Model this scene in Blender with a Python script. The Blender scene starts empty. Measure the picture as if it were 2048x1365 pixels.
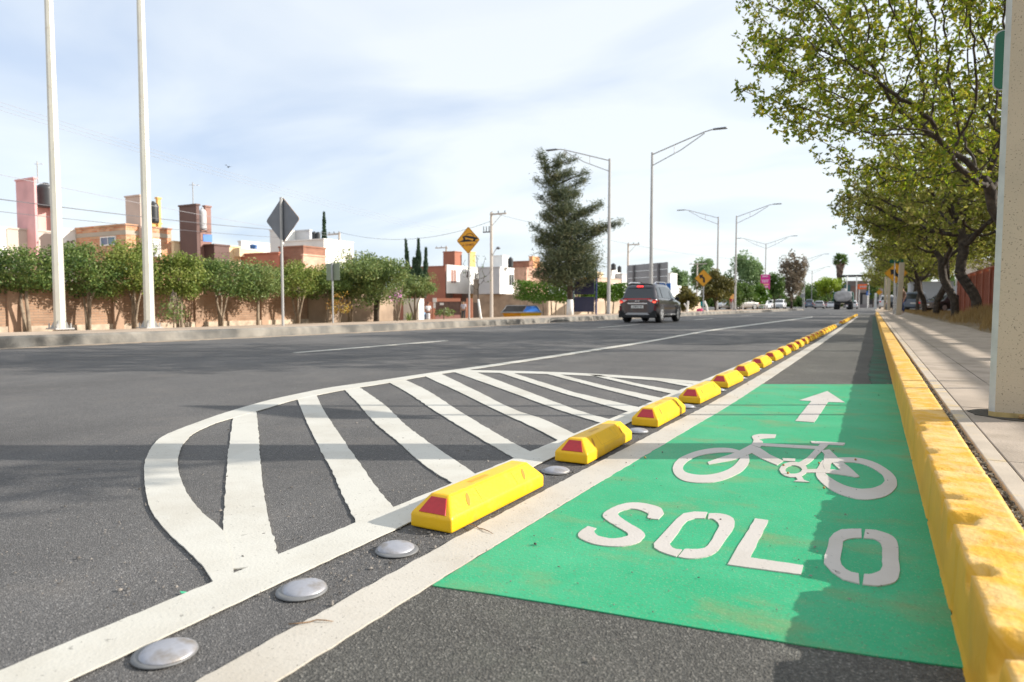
import bpy, math, random
import numpy as np
from mathutils import Vector, Matrix, noise
random.seed(7); RNG = np.random.default_rng(7)
R = math.radians; PI = math.pi
scene = bpy.context.scene
COL = scene.collection
# ------------------------------------------------------------------ camera
H, F, CX, CY = 0.75, 1365.0, 1024.0, 682.5
YAW, PITCH = R(27.84), math.atan(72.5/1365)
fx, fy = -math.sin(YAW), math.cos(YAW)
rx_, ry_ = math.cos(YAW), math.sin(YAW)
cp, sp = math.cos(PITCH), math.sin(PITCH)
def ray(px, py):
    a, b = (px-CX)/F, (CY-py)/F
    return Vector((a*rx_ + (cp+b*sp)*fx, a*ry_ + (cp+b*sp)*fy, b*cp - sp))
def G(px, py, z=0.0):
    r = ray(px, py); t = (z-H)/r.z
    return Vector((r.x*t, r.y*t, z))
def P(px, d, z=0.0):
    l = (px-CX)/F*d*1.0
    return Vector((d*fx+l*rx_, d*fy+l*ry_, z))
def Z(py, d): return H + (610-py)/F*d
cam = bpy.data.cameras.new('camera'); camo = bpy.data.objects.new('camera', cam); COL.objects.link(camo)
cam.sensor_width = 36; cam.lens = 36*F/2048; cam.clip_end = 5000; cam.clip_start = .05
camo.location = (0, 0, H); camo.rotation_euler = (PI/2-PITCH, 0, YAW)
cam.dof.use_dof = True; cam.dof.focus_distance = 3.2; cam.dof.aperture_fstop = 3.5
scene.camera = camo
scene.view_settings.view_transform = 'Standard'; scene.view_settings.look = 'None'
scene.view_settings.exposure = .55; scene.view_settings.gamma = 1
# ------------------------------------------------------------------ light
SUN_EL = R(24.5)
sdir = Vector((rx_, ry_, 0))*math.cos(SUN_EL) + Vector((0, 0, math.sin(SUN_EL)))
sl = bpy.data.lights.new('sun', 'SUN'); sl.energy = 5.0; sl.angle = R(.5); sl.color = (1, .94, .85)
so = bpy.data.objects.new('sun', sl); COL.objects.link(so)
so.rotation_euler = sdir.to_track_quat('Z', 'Y').to_euler()
w = bpy.data.worlds.new('World'); scene.world = w; w.use_nodes = True
nt = w.node_tree; nt.nodes.clear(); N = nt.nodes.new; L = nt.links.new
out = N('ShaderNodeOutputWorld'); bg = N('ShaderNodeBackground'); bg.inputs[1].default_value = .102
sky = N('ShaderNodeTexSky'); sky.sky_type = 'NISHITA'; sky.sun_disc = False
sky.sun_elevation = SUN_EL; sky.sun_rotation = math.atan2(rx_, ry_); sky.air_density = 1.0; sky.dust_density = .6; sky.ozone_density = 1.2
tc = N('ShaderNodeTexCoord'); sep = N('ShaderNodeSeparateXYZ'); L(tc.outputs['Generated'], sep.inputs[0])
mx = N('ShaderNodeMath'); mx.operation = 'MAXIMUM'; mx.inputs[1].default_value = 0; L(sep.outputs[2], mx.inputs[0])
ad = N('ShaderNodeMath'); ad.inputs[1].default_value = .22; L(mx.outputs[0], ad.inputs[0])
comb = N('ShaderNodeCombineXYZ')
for i in (0, 1):
    dv = N('ShaderNodeMath'); dv.operation = 'DIVIDE'; L(sep.outputs[i], dv.inputs[0]); L(ad.outputs[0], dv.inputs[1]); L(dv.outputs[0], comb.inputs[i])
mp = N('ShaderNodeMapping'); mp.inputs['Scale'].default_value = (.75, 1.25, 1); mp.inputs['Rotation'].default_value = (0, 0, R(35)); mp.inputs['Location'].default_value = (1.3, .4, 0)
L(comb.outputs[0], mp.inputs[0])
nz = N('ShaderNodeTexNoise'); nz.inputs['Scale'].default_value = 1.3; nz.inputs['Detail'].default_value = 8; nz.inputs['Roughness'].default_value = .46; nz.inputs['Distortion'].default_value = .6
L(mp.outputs[0], nz.inputs[0])
rp = N('ShaderNodeValToRGB'); rp.color_ramp.elements[0].position = .22; rp.color_ramp.elements[1].position = .58
rp.color_ramp.elements[0].color = (.49, .60, .80, 1); rp.color_ramp.elements[1].color = (.89, .93, .95, 1)
dt = N('ShaderNodeVectorMath'); dt.operation = 'DOT_PRODUCT'; L(tc.outputs['Generated'], dt.inputs[0]); dt.inputs[1].default_value = tuple(sdir)
gl = N('ShaderNodeMath'); gl.operation = 'MULTIPLY_ADD'; gl.inputs[1].default_value = .22; L(dt.outputs['Value'], gl.inputs[0]); L(nz.outputs[0], gl.inputs[2])
L(gl.outputs[0], rp.inputs[0])
veil = N('ShaderNodeVectorMath'); veil.operation = 'SCALE'; veil.inputs[3].default_value = 8.6; L(rp.outputs[0], veil.inputs[0])
mix = N('ShaderNodeMix'); mix.data_type = 'RGBA'; mix.inputs[0].default_value = .74; L(sky.outputs[0], mix.inputs[6]); L(veil.outputs[0], mix.inputs[7])
L(mix.outputs[2], bg.inputs[0]); L(bg.outputs[0], out.inputs[0])
# ------------------------------------------------------------------ materials
MATS = {}
def mat(name, col, rough=.7, var=.12, scale=4, bump=0, bscale=60, metal=0, col2=None, c2amt=.5, c2scale=3, spec=.5, emit=0, coat=0, detail=4, trans=0, isl=0):
    if name in MATS: return MATS[name]
    m = bpy.data.materials.new(name); m.use_nodes = True; t = m.node_tree; n = t.nodes.new; l = t.links.new
    b = t.nodes['Principled BSDF']; b.inputs['Roughness'].default_value = rough; b.inputs['Metallic'].default_value = metal
    b.inputs['Specular IOR Level'].default_value = spec; b.inputs['Coat Weight'].default_value = coat
    tco = n('ShaderNodeTexCoord')
    rgb = n('ShaderNodeRGB'); rgb.outputs[0].default_value = (*col, 1); cur = rgb.outputs[0]
    if col2:
        n2 = n('ShaderNodeTexNoise'); n2.inputs['Scale'].default_value = c2scale; n2.inputs['Detail'].default_value = 6; l(tco.outputs['Object'], n2.inputs[0])
        r2 = n('ShaderNodeValToRGB'); r2.color_ramp.elements[0].position = 1-c2amt-.1; r2.color_ramp.elements[1].position = 1-c2amt+.12; l(n2.outputs[0], r2.inputs[0])
        mm = n('ShaderNodeMix'); mm.data_type = 'RGBA'; l(r2.outputs[0], mm.inputs[0]); l(cur, mm.inputs[6]); mm.inputs[7].default_value = (*col2, 1); cur = mm.outputs[2]
    if var:
        n1 = n('ShaderNodeTexNoise'); n1.inputs['Scale'].default_value = scale; n1.inputs['Detail'].default_value = detail; l(tco.outputs['Object'], n1.inputs[0])
        mr = n('ShaderNodeMapRange'); mr.inputs[1].default_value = .3; mr.inputs[2].default_value = .7; mr.inputs[3].default_value = 1-var; mr.inputs[4].default_value = 1+var; l(n1.outputs[0], mr.inputs[0])
        v = n('ShaderNodeVectorMath'); v.operation = 'SCALE'; l(cur, v.inputs[0]); l(mr.outputs[0], v.inputs[3]); cur = v.outputs[0]
    if isl:
        ge = n('ShaderNodeNewGeometry'); mr = n('ShaderNodeMapRange'); mr.inputs[3].default_value = 1-isl; mr.inputs[4].default_value = 1+isl; l(ge.outputs['Random Per Island'], mr.inputs[0])
        v = n('ShaderNodeVectorMath'); v.operation = 'SCALE'; l(cur, v.inputs[0]); l(mr.outputs[0], v.inputs[3]); cur = v.outputs[0]
    l(cur, b.inputs['Base Color'])
    if bump:
        nb = n('ShaderNodeTexNoise'); nb.inputs['Scale'].default_value = bscale; nb.inputs['Detail'].default_value = 5; l(tco.outputs['Object'], nb.inputs[0])
        bu = n('ShaderNodeBump'); bu.inputs['Strength'].default_value = 1; bu.inputs['Distance'].default_value = bump; l(nb.outputs[0], bu.inputs['Height']); l(bu.outputs[0], b.inputs['Normal'])
    if emit:
        b.inputs['Emission Color'].default_value = (*col, 1); b.inputs['Emission Strength'].default_value = emit
    if trans:
        tr = n('ShaderNodeBsdfTranslucent'); l(cur, tr.inputs[0]); ms = n('ShaderNodeMixShader'); ms.inputs[0].default_value = trans
        o = t.nodes['Material Output']; l(b.outputs[0], ms.inputs[1]); l(tr.outputs[0], ms.inputs[2]); l(ms.outputs[0], o.inputs[0])
    MATS[name] = m; return m
def leafmat(name, cols, rough=.5, trans=.35):
    m = bpy.data.materials.new(name); m.use_nodes = True; t = m.node_tree; n = t.nodes.new; l = t.links.new
    b = t.nodes['Principled BSDF']; b.inputs['Roughness'].default_value = rough; b.inputs['Specular IOR Level'].default_value = .35
    ge = n('ShaderNodeNewGeometry'); rp = n('ShaderNodeValToRGB'); rp.color_ramp.interpolation = 'LINEAR'
    e = rp.color_ramp.elements
    while len(e) < len(cols): e.new(.5)
    for i, c in enumerate(cols): e[i].position = i/(len(cols)-1); e[i].color = (*c, 1)
    tco = n('ShaderNodeTexCoord'); n1 = n('ShaderNodeTexNoise'); n1.inputs['Scale'].default_value = 1.6; l(tco.outputs['Object'], n1.inputs[0])
    a = n('ShaderNodeMath'); a.operation = 'MULTIPLY_ADD'; a.inputs[1].default_value = .55; l(ge.outputs['Random Per Island'], a.inputs[0])
    s = n('ShaderNodeMath'); s.operation = 'MULTIPLY_ADD'; s.inputs[1].default_value = 1.3; s.inputs[2].default_value = -.42; l(n1.outputs[0], s.inputs[0]); l(s.outputs[0], a.inputs[2])
    l(a.outputs[0], rp.inputs[0]); l(rp.outputs[0], b.inputs['Base Color'])
    tr = n('ShaderNodeBsdfTranslucent'); l(rp.outputs[0], tr.inputs[0]); ms = n('ShaderNodeMixShader'); ms.inputs[0].default_value = trans
    o = t.nodes['Material Output']; l(b.outputs[0], ms.inputs[1]); l(tr.outputs[0], ms.inputs[2]); l(ms.outputs[0], o.inputs[0])
    return m
def asphalt(name, dark, lite, speck=1.0, tint=None, macro=(.80, 1.20), vs_=270):
    m = bpy.data.materials.new(name); m.use_nodes = True; t = m.node_tree; n = t.nodes.new; l = t.links.new
    b = t.nodes['Principled BSDF']; b.inputs['Roughness'].default_value = .82; b.inputs['Specular IOR Level'].default_value = .45
    tco = n('ShaderNodeTexCoord'); O = tco.outputs['Object']
    vo = n('ShaderNodeTexVoronoi'); vo.inputs['Scale'].default_value = vs_; l(O, vo.inputs[0])
    sx = n('ShaderNodeSeparateColor'); l(vo.outputs['Color'], sx.inputs[0])
    r1 = n('ShaderNodeValToRGB'); e = r1.color_ramp.elements; e[0].position = 0; e[0].color = (*dark, 1); e[1].position = .9; e[1].color = (*lite, 1)
    k = e.new(.955); k.color = tuple(min(.5, c*1.7*speck) for c in lite)+(1,); k = e.new(.5); k.color = tuple((a+c)/2 for a, c in zip(dark, lite))+(1,)
    l(sx.outputs[0], r1.inputs[0])
    n2 = n('ShaderNodeTexNoise'); n2.inputs['Scale'].default_value = .55; n2.inputs['Detail'].default_value = 7; n2.inputs['Roughness'].default_value = .6; l(O, n2.inputs[0])
    mr = n('ShaderNodeMapRange'); mr.inputs[1].default_value = .3; mr.inputs[2].default_value = .7; mr.inputs[3].default_value = macro[0]; mr.inputs[4].default_value = macro[1]; l(n2.outputs[0], mr.inputs[0])
    # faint lengthwise wear of the wheel tracks
    mpn = n('ShaderNodeMapping'); mpn.inputs['Scale'].default_value = (1.3, .03, 1); l(O, mpn.inputs[0])
    n3 = n('ShaderNodeTexNoise'); n3.inputs['Scale'].default_value = 1; n3.inputs['Detail'].default_value = 3; l(mpn.outputs[0], n3.inputs[0])
    m3 = n('ShaderNodeMapRange'); m3.inputs[1].default_value = .3; m3.inputs[2].default_value = .7; m3.inputs[3].default_value = .86; m3.inputs[4].default_value = 1.12; l(n3.outputs[0], m3.inputs[0])
    mu = n('ShaderNodeMath'); mu.operation = 'MULTIPLY'; l(mr.outputs[0], mu.inputs[0]); l(m3.outputs[0], mu.inputs[1])
    v = n('ShaderNodeVectorMath'); v.operation = 'SCALE'; l(r1.outputs[0], v.inputs[0]); l(mu.outputs[0], v.inputs[3]); cur = v.outputs[0]
    # pale dust
    n4 = n('ShaderNodeTexNoise'); n4.inputs['Scale'].default_value = 2.2; n4.inputs['Detail'].default_value = 9; n4.inputs['Roughness'].default_value = .7; l(O, n4.inputs[0])
    r4 = n('ShaderNodeValToRGB'); r4.color_ramp.elements[0].position = .52; r4.color_ramp.elements[1].position = .8; r4.color_ramp.elements[1].color = (.4, .4, .4, 1); l(n4.outputs[0], r4.inputs[0])
    mm = n('ShaderNodeMix'); mm.data_type = 'RGBA'; l(r4.outputs[0], mm.inputs[0]); l(cur, mm.inputs[6]); mm.inputs[7].default_value = tint or (.19, .165, .14, 1); l(mm.outputs[2], b.inputs['Base Color'])
    nb = n('ShaderNodeTexNoise'); nb.inputs['Scale'].default_value = 160; nb.inputs['Detail'].default_value = 3; l(O, nb.inputs[0])
    ab = n('ShaderNodeMath'); l(nb.outputs[0], ab.inputs[0]); l(vo.outputs['Distance'], ab.inputs[1])
    bu = n('ShaderNodeBump'); bu.inputs['Distance'].default_value = .0028; l(ab.outputs[0], bu.inputs['Height']); l(bu.outputs[0], b.inputs['Normal'])
    return m
def paint(name, col, dirt, wear, wearamt=.14, rough=.6, stain=None, thresh=.68):
    """road paint: base colour, fine dirt specks, worn pits that show what is below, broad stains"""
    m = bpy.data.materials.new(name); m.use_nodes = True; t = m.node_tree; n = t.nodes.new; l = t.links.new
    b = t.nodes['Principled BSDF']; b.inputs['Roughness'].default_value = rough; b.inputs['Specular IOR Level'].default_value = .4
    tco = n('ShaderNodeTexCoord'); O = tco.outputs['Object']
    def layer(cur, scale, lo, hi, amt, colr, detail=6, map_=None):
        src = O
        if map_: mpp = n('ShaderNodeMapping'); mpp.inputs['Scale'].default_value = map_; l(O, mpp.inputs[0]); src = mpp.outputs[0]
        x = n('ShaderNodeTexNoise'); x.inputs['Scale'].default_value = scale; x.inputs['Detail'].default_value = detail; x.inputs['Roughness'].default_value = .65; l(src, x.inputs[0])
        r = n('ShaderNodeMapRange'); r.inputs[1].default_value = lo; r.inputs[2].default_value = hi; r.inputs[4].default_value = amt; l(x.outputs[0], r.inputs[0])
        q = n('ShaderNodeMix'); q.data_type = 'RGBA'; l(r.outputs[0], q.inputs[0])
        if isinstance(cur, tuple): q.inputs[6].default_value = (*cur, 1)
        else: l(cur, q.inputs[6])
        q.inputs[7].default_value = (*colr, 1); return q.outputs[2]
    cur = layer(tuple(col), 3.0, .4, .75, .35, tuple(c*.82 for c in col))
    cur = layer(cur, 2.0, .46, .72, .6, dirt, 9)
    if stain: cur = layer(cur, 3.4, .52, .68, .60, stain, 9, (.7, 1.2, 1)); cur = layer(cur, 1.3, .48, .72, .45, tuple(c*1.25+.02 for c in col), 5); cur = layer(cur, 210, .62, .66, .45, (.38, .40, .25), 2)
    cur = layer(cur, 120, thresh, thresh+.03, .9, wear, 2)
    cur = layer(cur, 38, .66, .70, .55, wear, 4)
    l(cur, b.inputs['Base Color'])
    nb = n('ShaderNodeTexNoise'); nb.inputs['Scale'].default_value = 110; nb.inputs['Detail'].default_value = 4; l(O, nb.inputs[0])
    bu = n('ShaderNodeBump'); bu.inputs['Distance'].default_value = .0012; l(nb.outputs[0], bu.inputs['Height']); l(bu.outputs[0], b.inputs['Normal'])
    return m
def brickmat(name, c1, c2, mortar, bw=.24, bh=.07, axis='x'):
    m = bpy.data.materials.new(name); m.use_nodes = True; t = m.node_tree; n = t.nodes.new; l = t.links.new
    b = t.nodes['Principled BSDF']; b.inputs['Roughness'].default_value = .9
    tco = n('ShaderNodeTexCoord'); sx = n('ShaderNodeSeparateXYZ'); l(tco.outputs['Object'], sx.inputs[0])
    ad = n('ShaderNodeMath'); l(sx.outputs[0], ad.inputs[0]); l(sx.outputs[1], ad.inputs[1])
    cb = n('ShaderNodeCombineXYZ'); l(ad.outputs[0], cb.inputs[0]); l(sx.outputs[2], cb.inputs[1])
    br = n('ShaderNodeTexBrick'); br.inputs['Scale'].default_value = 1; br.inputs['Brick Width'].default_value = bw; br.inputs['Row Height'].default_value = bh; br.inputs['Mortar Size'].default_value = .009
    br.inputs['Color1'].default_value = (*c1, 1); br.inputs['Color2'].default_value = (*c2, 1); br.inputs['Mortar'].default_value = (*mortar, 1); l(cb.outputs[0], br.inputs[0])
    n1 = n('ShaderNodeTexNoise'); n1.inputs['Scale'].default_value = 1.2; n1.inputs['Detail'].default_value = 6; l(tco.outputs['Object'], n1.inputs[0])
    mr = n('ShaderNodeMapRange'); mr.inputs[1].default_value = .3; mr.inputs[2].default_value = .7; mr.inputs[3].default_value = .75; mr.inputs[4].default_value = 1.2; l(n1.outputs[0], mr.inputs[0])
    v = n('ShaderNodeVectorMath'); v.operation = 'SCALE'; l(br.outputs[0], v.inputs[0]); l(mr.outputs[0], v.inputs[3]); l(v.outputs[0], b.inputs['Base Color'])
    bu = n('ShaderNodeBump'); bu.inputs['Distance'].default_value = .008; l(br.outputs['Fac'], bu.inputs['Height']); bu.invert = True; l(bu.outputs[0], b.inputs['Normal'])
    return m
M_road = asphalt('asphalt', (.070, .067, .065), (.132, .126, .121), 1.0)
M_lane = asphalt('lane_asphalt', (.045, .043, .038), (.118, .112, .099), 1.0, (.16, .17, .13, 1), vs_=240)
M_white = paint('white_line_paint', (.57, .55, .49), (.40, .36, .29), (.10, .09, .08), thresh=.69)
M_white2 = paint('dusty_white_paint', (.53, .49, .425), (.36, .31, .24), (.12, .11, .09), thresh=.66)
M_sym = paint('symbol_thermoplastic', (.52, .48, .44), (.40, .36, .30), (.14, .13, .12), thresh=.74)
M_green = paint('green_lane_paint', (.026, .34, .155), (.08, .40, .21), (.10, .20, .10), stain=(.20, .24, .10), thresh=.625, rough=.55)
M_green.node_tree.nodes['Principled BSDF'].inputs['Specular IOR Level'].default_value = .2
M_greenshade = mat('green_kerb_shade', (.035, .13, .085), .85, .2, 3, bump=.002, bscale=140, col2=(.07, .095, .075), c2amt=.55, c2scale=4, spec=.2)  # teal of the kerb's shade put into the colour, plus some green
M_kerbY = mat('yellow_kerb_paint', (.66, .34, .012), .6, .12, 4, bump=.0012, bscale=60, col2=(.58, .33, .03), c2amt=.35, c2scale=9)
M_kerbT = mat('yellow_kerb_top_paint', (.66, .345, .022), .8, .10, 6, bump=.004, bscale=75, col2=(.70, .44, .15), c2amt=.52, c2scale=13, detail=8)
M_kerbG = mat('grey_kerb_concrete', (.23, .21, .18), .9, .35, 1.3, bump=.01, bscale=20, col2=(.12, .115, .105), c2amt=.52, c2scale=2)
M_conc = mat('sidewalk_concrete', (.40, .325, .255), .9, .16, 2.0, bump=.003, bscale=90, col2=(.31, .25, .19), c2amt=.45, c2scale=3.5, detail=9)
M_coping = mat('coping_concrete', (.46, .385, .30), .85, .12, 5, bump=.0015, bscale=120, col2=(.62, .43, .15), c2amt=.36, c2scale=9)
M_dark = mat('dark_joint_soil', (.075, .062, .045), .95, .3, 30)
M_dirt = mat('pale_dirt', (.44, .33, .23), .95, .2, 1.2, bump=.01, bscale=12, col2=(.36, .27, .19), c2amt=.4, c2scale=.8)
M_verge = mat('verge_soil', (.26, .19, .11), .95, .25, 1.5, bump=.02, bscale=8, col2=(.14, .12, .06), c2amt=.4, c2scale=2)
M_grass = leafmat('dry_grass_blades', [(.20, .11, .03), (.34, .22, .08), (.42, .30, .13)], .7, .2)
M_stone = mat('loose_stone', (.17, .15, .13), .9, .1, 5, isl=.75)
M_poleW = mat('lamp_pole_paint', (.60, .58, .50), .45, .08, 2, metal=.1, col2=(.45, .38, .28), c2amt=.3, c2scale=6)
M_poleG = mat('lamp_pole_grey', (.40, .39, .38), .5, .1, 2, metal=.2)
M_galv = mat('galvanised_steel', (.42, .43, .44), .42, .12, 12, metal=.6)
M_signback = mat('sign_back_aluminium', (.17, .18, .20), .5, .08, 5, metal=.3)
M_signY = mat('sign_yellow', (.80, .36, .015), .5, .05, 3)
M_black = mat('sign_black', (.012, .012, .014), .5, 0)
M_blk2 = mat('black_rubber', (.02, .02, .021), .8, .2, 10)
M_green_sign = mat('sign_green', (.003, .10, .052), .45, .03, 3)
M_signW = mat('sign_white', (.74, .72, .68), .5, .03, 3)
M_orange = mat('badge_orange', (.85, .30, .02), .5, 0)
M_pole_conc = paint('precast_pole_concrete', (.54, .44, .31), (.42, .35, .25), (.16, .13, .09), rough=.9, thresh=.64); M_pole_base = mat('yellow_stained_concrete', (.46, .33, .13), .9, .3, 14)
M_pole_edge = mat('precast_pole_edge', (.50, .49, .44), .85, .1, 12, bump=.003, bscale=35)
M_bark = mat('dark_bark', (.060, .046, .034), .95, .35, 9, bump=.03, bscale=14, col2=(.11, .088, .066), c2amt=.4, c2scale=6)
M_barkL = mat('pale_bark', (.27, .21, .15), .9, .25, 9, bump=.01, bscale=25, col2=(.14, .10, .075), c2amt=.4, c2scale=5)
M_lime = mat('limewash_trunk', (.72, .70, .67), .85, .1, 6)
M_leafA = leafmat('street_tree_leaves', [(.05, .05, .014), (.09, .12, .012), (.25, .35, .014), (.42, .36, .04), (.09, .16, .012), (.38, .44, .08)], .5, .55)
M_leafF = leafmat('street_tree_far_leaves', [(.10, .09, .04), (.15, .17, .03), (.28, .32, .045), (.36, .30, .10), (.19, .24, .04)], .6, .55)
M_leafS = leafmat('clipped_tree_leaves', [(.03, .055, .018), (.06, .115, .028), (.12, .19, .045), (.21, .26, .07), (.10, .15, .05)], .52, .3)
M_leafS2 = leafmat('clipped_tree_yellow_leaves', [(.05, .07, .02), (.10, .15, .03), (.20, .27, .05), (.32, .34, .09), (.16, .21, .06)], .52, .33)
M_leafO = leafmat('tall_shrub_leaves', [(.06, .10, .03), (.12, .18, .05), (.22, .28, .09), (.33, .30, .10)], .45, .3)
M_cas = leafmat('casuarina_needles', [(.045, .065, .04), (.085, .11, .06), (.16, .18, .09), (.30, .27, .15)], .7, .35)
M_cyp = leafmat('cypress_foliage', [(.02, .045, .025), (.04, .08, .04), (.06, .10, .05)], .7, .15)
M_hedge = leafmat('hedge_leaves', [(.03, .07, .008), (.08, .17, .012), (.15, .27, .02)], .5, .3)
M_far1 = leafmat('pale_far_leaves', [(.10, .16, .06), (.20, .30, .12), (.30, .40, .18)], .6, .3)
M_far2 = leafmat('olive_far_leaves', [(.055, .055, .015), (.13, .12, .03), (.22, .18, .04)], .6, .3)
M_far3 = leafmat('brown_far_leaves', [(.12, .09, .06), (.22, .17, .12), (.28, .24, .16)], .8, .2)
M_far4 = leafmat('lime_far_leaves', [(.12, .20, .012), (.28, .38, .03), (.42, .50, .06)], .6, .35)
M_far5 = leafmat('mid_far_leaves', [(.04, .08, .02), (.10, .17, .035), (.17, .25, .06)], .6, .3)
M_flower = mat('pink_flower', (.62, .28, .50), .7, .1, 10)
M_brickwall = brickmat('boundary_brick', (.33, .195, .12), (.39, .25, .165), (.31, .22, .16))
M_housebrick = brickmat('house_brick', (.52, .20, .095), (.62, .38, .22), (.55, .45, .34), .28, .12)
M_brownbrick = brickmat('brown_brick', (.30, .135, .09), (.36, .17, .11), (.30, .2, .15), .28, .1)
M_pinkbrick = brickmat('pink_brick', (.62, .35, .25), (.70, .43, .31), (.60, .45, .36), .28, .1)
M_glass = mat('dark_glass', (.03, .035, .04), .06, 0, spec=.8)
M_skyglass = mat('blue_glass', (.05, .16, .26), .1, .1, 3, spec=.8)
M_tank = mat('black_water_tank', (.035, .037, .04), .4, .15, 3)
M_cable = mat('cable', (.10, .10, .11), .6, 0)
M_cableW = mat('pale_cable', (.28, .28, .30), .6, 0)
def plain(name, c, v=.08, s=.8, r=.85): return mat(name, c, r, v, s, bump=.004, bscale=15)
# ------------------------------------------------------------------ mesh builder
class MB:
    def __init__(s): s.v = []; s.f = []; s.m = []
    def add(s, vs, fs, mi=0):
        o = len(s.v); s.v += [tuple(x) for x in vs]; s.f += [tuple(i+o for i in f) for f in fs]; s.m += [mi]*len(fs); return s
    def box(s, x0, x1, y0, y1, z0, z1, mi=0, M=None):
        vs = [(x, y, z) for z in (z0, z1) for x, y in ((x0, y0), (x1, y0), (x1, y1), (x0, y1))]
        if M: vs = [M @ Vector(q) for q in vs]
        return s.add(vs, [(3, 2, 1, 0), (4, 5, 6, 7), (0, 1, 5, 4), (1, 2, 6, 5), (2, 3, 7, 6), (3, 0, 4, 7)], mi)
    def tube(s, pts, rad, n=8, mi=0, caps=True):
        pts = [Vector(p) for p in pts]
        if not hasattr(rad, '__len__'): rad = [rad]*len(pts)
        vs = []; fs = []; prev = None
        for i, p in enumerate(pts):
            d = (pts[min(i+1, len(pts)-1)]-pts[max(i-1, 0)])
            if d.length < 1e-9: d = Vector((0, 0, 1))
            d.normalize()
            if prev is None:
                a = Vector((1, 0, 0)) if abs(d.x) < .8 else Vector((0, 1, 0))
                u = d.cross(a).normalized()
            else: u = (prev - d*prev.dot(d)).normalized()
            prev = u; vv = d.cross(u)
            for k in range(n):
                th = 2*PI*(k+.5)/n; vs.append(p+(u*math.cos(th)+vv*math.sin(th))*rad[i])
        for i in range(len(pts)-1):
            for k in range(n):
                a = i*n+k; b = i*n+(k+1) % n; fs.append((a, b, b+n, a+n))
        if caps: fs.append(tuple(range(n))[::-1]); fs.append(tuple(range(len(vs)-n, len(vs))))
        return s.add(vs, fs, mi)
    def prism(s, poly, z0, z1, mi=0, M=None):
        n = len(poly); vs = [(x, y, z0) for x, y in poly]+[(x, y, z1) for x, y in poly]
        if M: vs = [M @ Vector(q) for q in vs]
        fs = [tuple(range(n))[::-1], tuple(range(n, 2*n))]+[(i, (i+1) % n, (i+1) % n+n, i+n) for i in range(n)]
        return s.add(vs, fs, mi)
    def lathe(s, prof, n=24, c=(0, 0, 0), mi=0):
        vs = [(c[0]+r*math.cos(2*PI*k/n), c[1]+r*math.sin(2*PI*k/n), c[2]+z) for r, z in prof for k in range(n)]
        fs = [(i*n+k, i*n+(k+1) % n, (i+1)*n+(k+1) % n, (i+1)*n+k) for i in range(len(prof)-1) for k in range(n)]
        fs.append(tuple(range(n))[::-1]); fs.append(tuple(range(len(vs)-n, len(vs))))
        return s.add(vs, fs, mi)
    def build(s, name, mats, parent=None, smooth=False, bevel=0, world=False, loc=None, seg=2):
        me = bpy.data.meshes.new(name); v = s.v
        off = Vector((0, 0, 0))
        if world and parent: off = parent.location.copy()
        if off.length: v = [(a-off.x, b-off.y, c-off.z) for a, b, c in v]
        me.from_pydata(v, [], s.f)
        for m in (mats if isinstance(mats, (list, tuple)) else [mats]): me.materials.append(m)
        me.polygons.foreach_set('material_index', s.m)
        if smooth: me.polygons.foreach_set('use_smooth', [True]*len(s.f))
        me.update()
        o = bpy.data.objects.new(name, me); COL.objects.link(o)
        if parent: o.parent = parent
        elif loc is not None: o.location = loc
        if bevel:
            b = o.modifiers.new('bevel', 'BEVEL'); b.width = bevel; b.segments = seg; b.limit_method = 'ANGLE'; b.angle_limit = R(35)
        return o
def tag(o, label=None, cat=None, group=None, kind=None):
    if label: o['label'] = label
    if cat: o['category'] = cat
    if group: o['group'] = group
    if kind: o['kind'] = kind
    return o
def thing(name, label, cat, loc=(0, 0, 0), rz=0, group=None):
    o = bpy.data.objects.new(name, None); COL.objects.link(o); o.location = loc; o.rotation_euler = (0, 0, rz); o.empty_display_size = .2
    return tag(o, label, cat, group)
def dup(root, loc, rz=0, label=None, scale=None, name=None):
    r = root.copy(); COL.objects.link(r); r.location = loc; r.rotation_euler = (0, 0, rz)
    if scale: r.scale = scale
    if label: r['label'] = label
    for ch in root.children:
        c = ch.copy(); COL.objects.link(c); c.parent = r
        for g in ch.children:
            d = g.copy(); COL.objects.link(d); d.parent = c
    return r
def fastmesh(name, V, Fq, m, parent=None):
    """V (n,3) array, Fq (k,4) quads"""
    me = bpy.data.meshes.new(name); nV = len(V); nF = len(Fq)
    me.vertices.add(nV); me.vertices.foreach_set('co', np.asarray(V, dtype=np.float32).ravel())
    me.loops.add(nF*4); me.loops.foreach_set('vertex_index', np.asarray(Fq, dtype=np.int32).ravel())
    me.polygons.add(nF); me.polygons.foreach_set('loop_start', np.arange(0, nF*4, 4, dtype=np.int32))
    me.update(calc_edges=True); me.materials.append(m)
    o = bpy.data.objects.new(name, me); COL.objects.link(o)
    if parent: o.parent = parent
    return o
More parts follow.
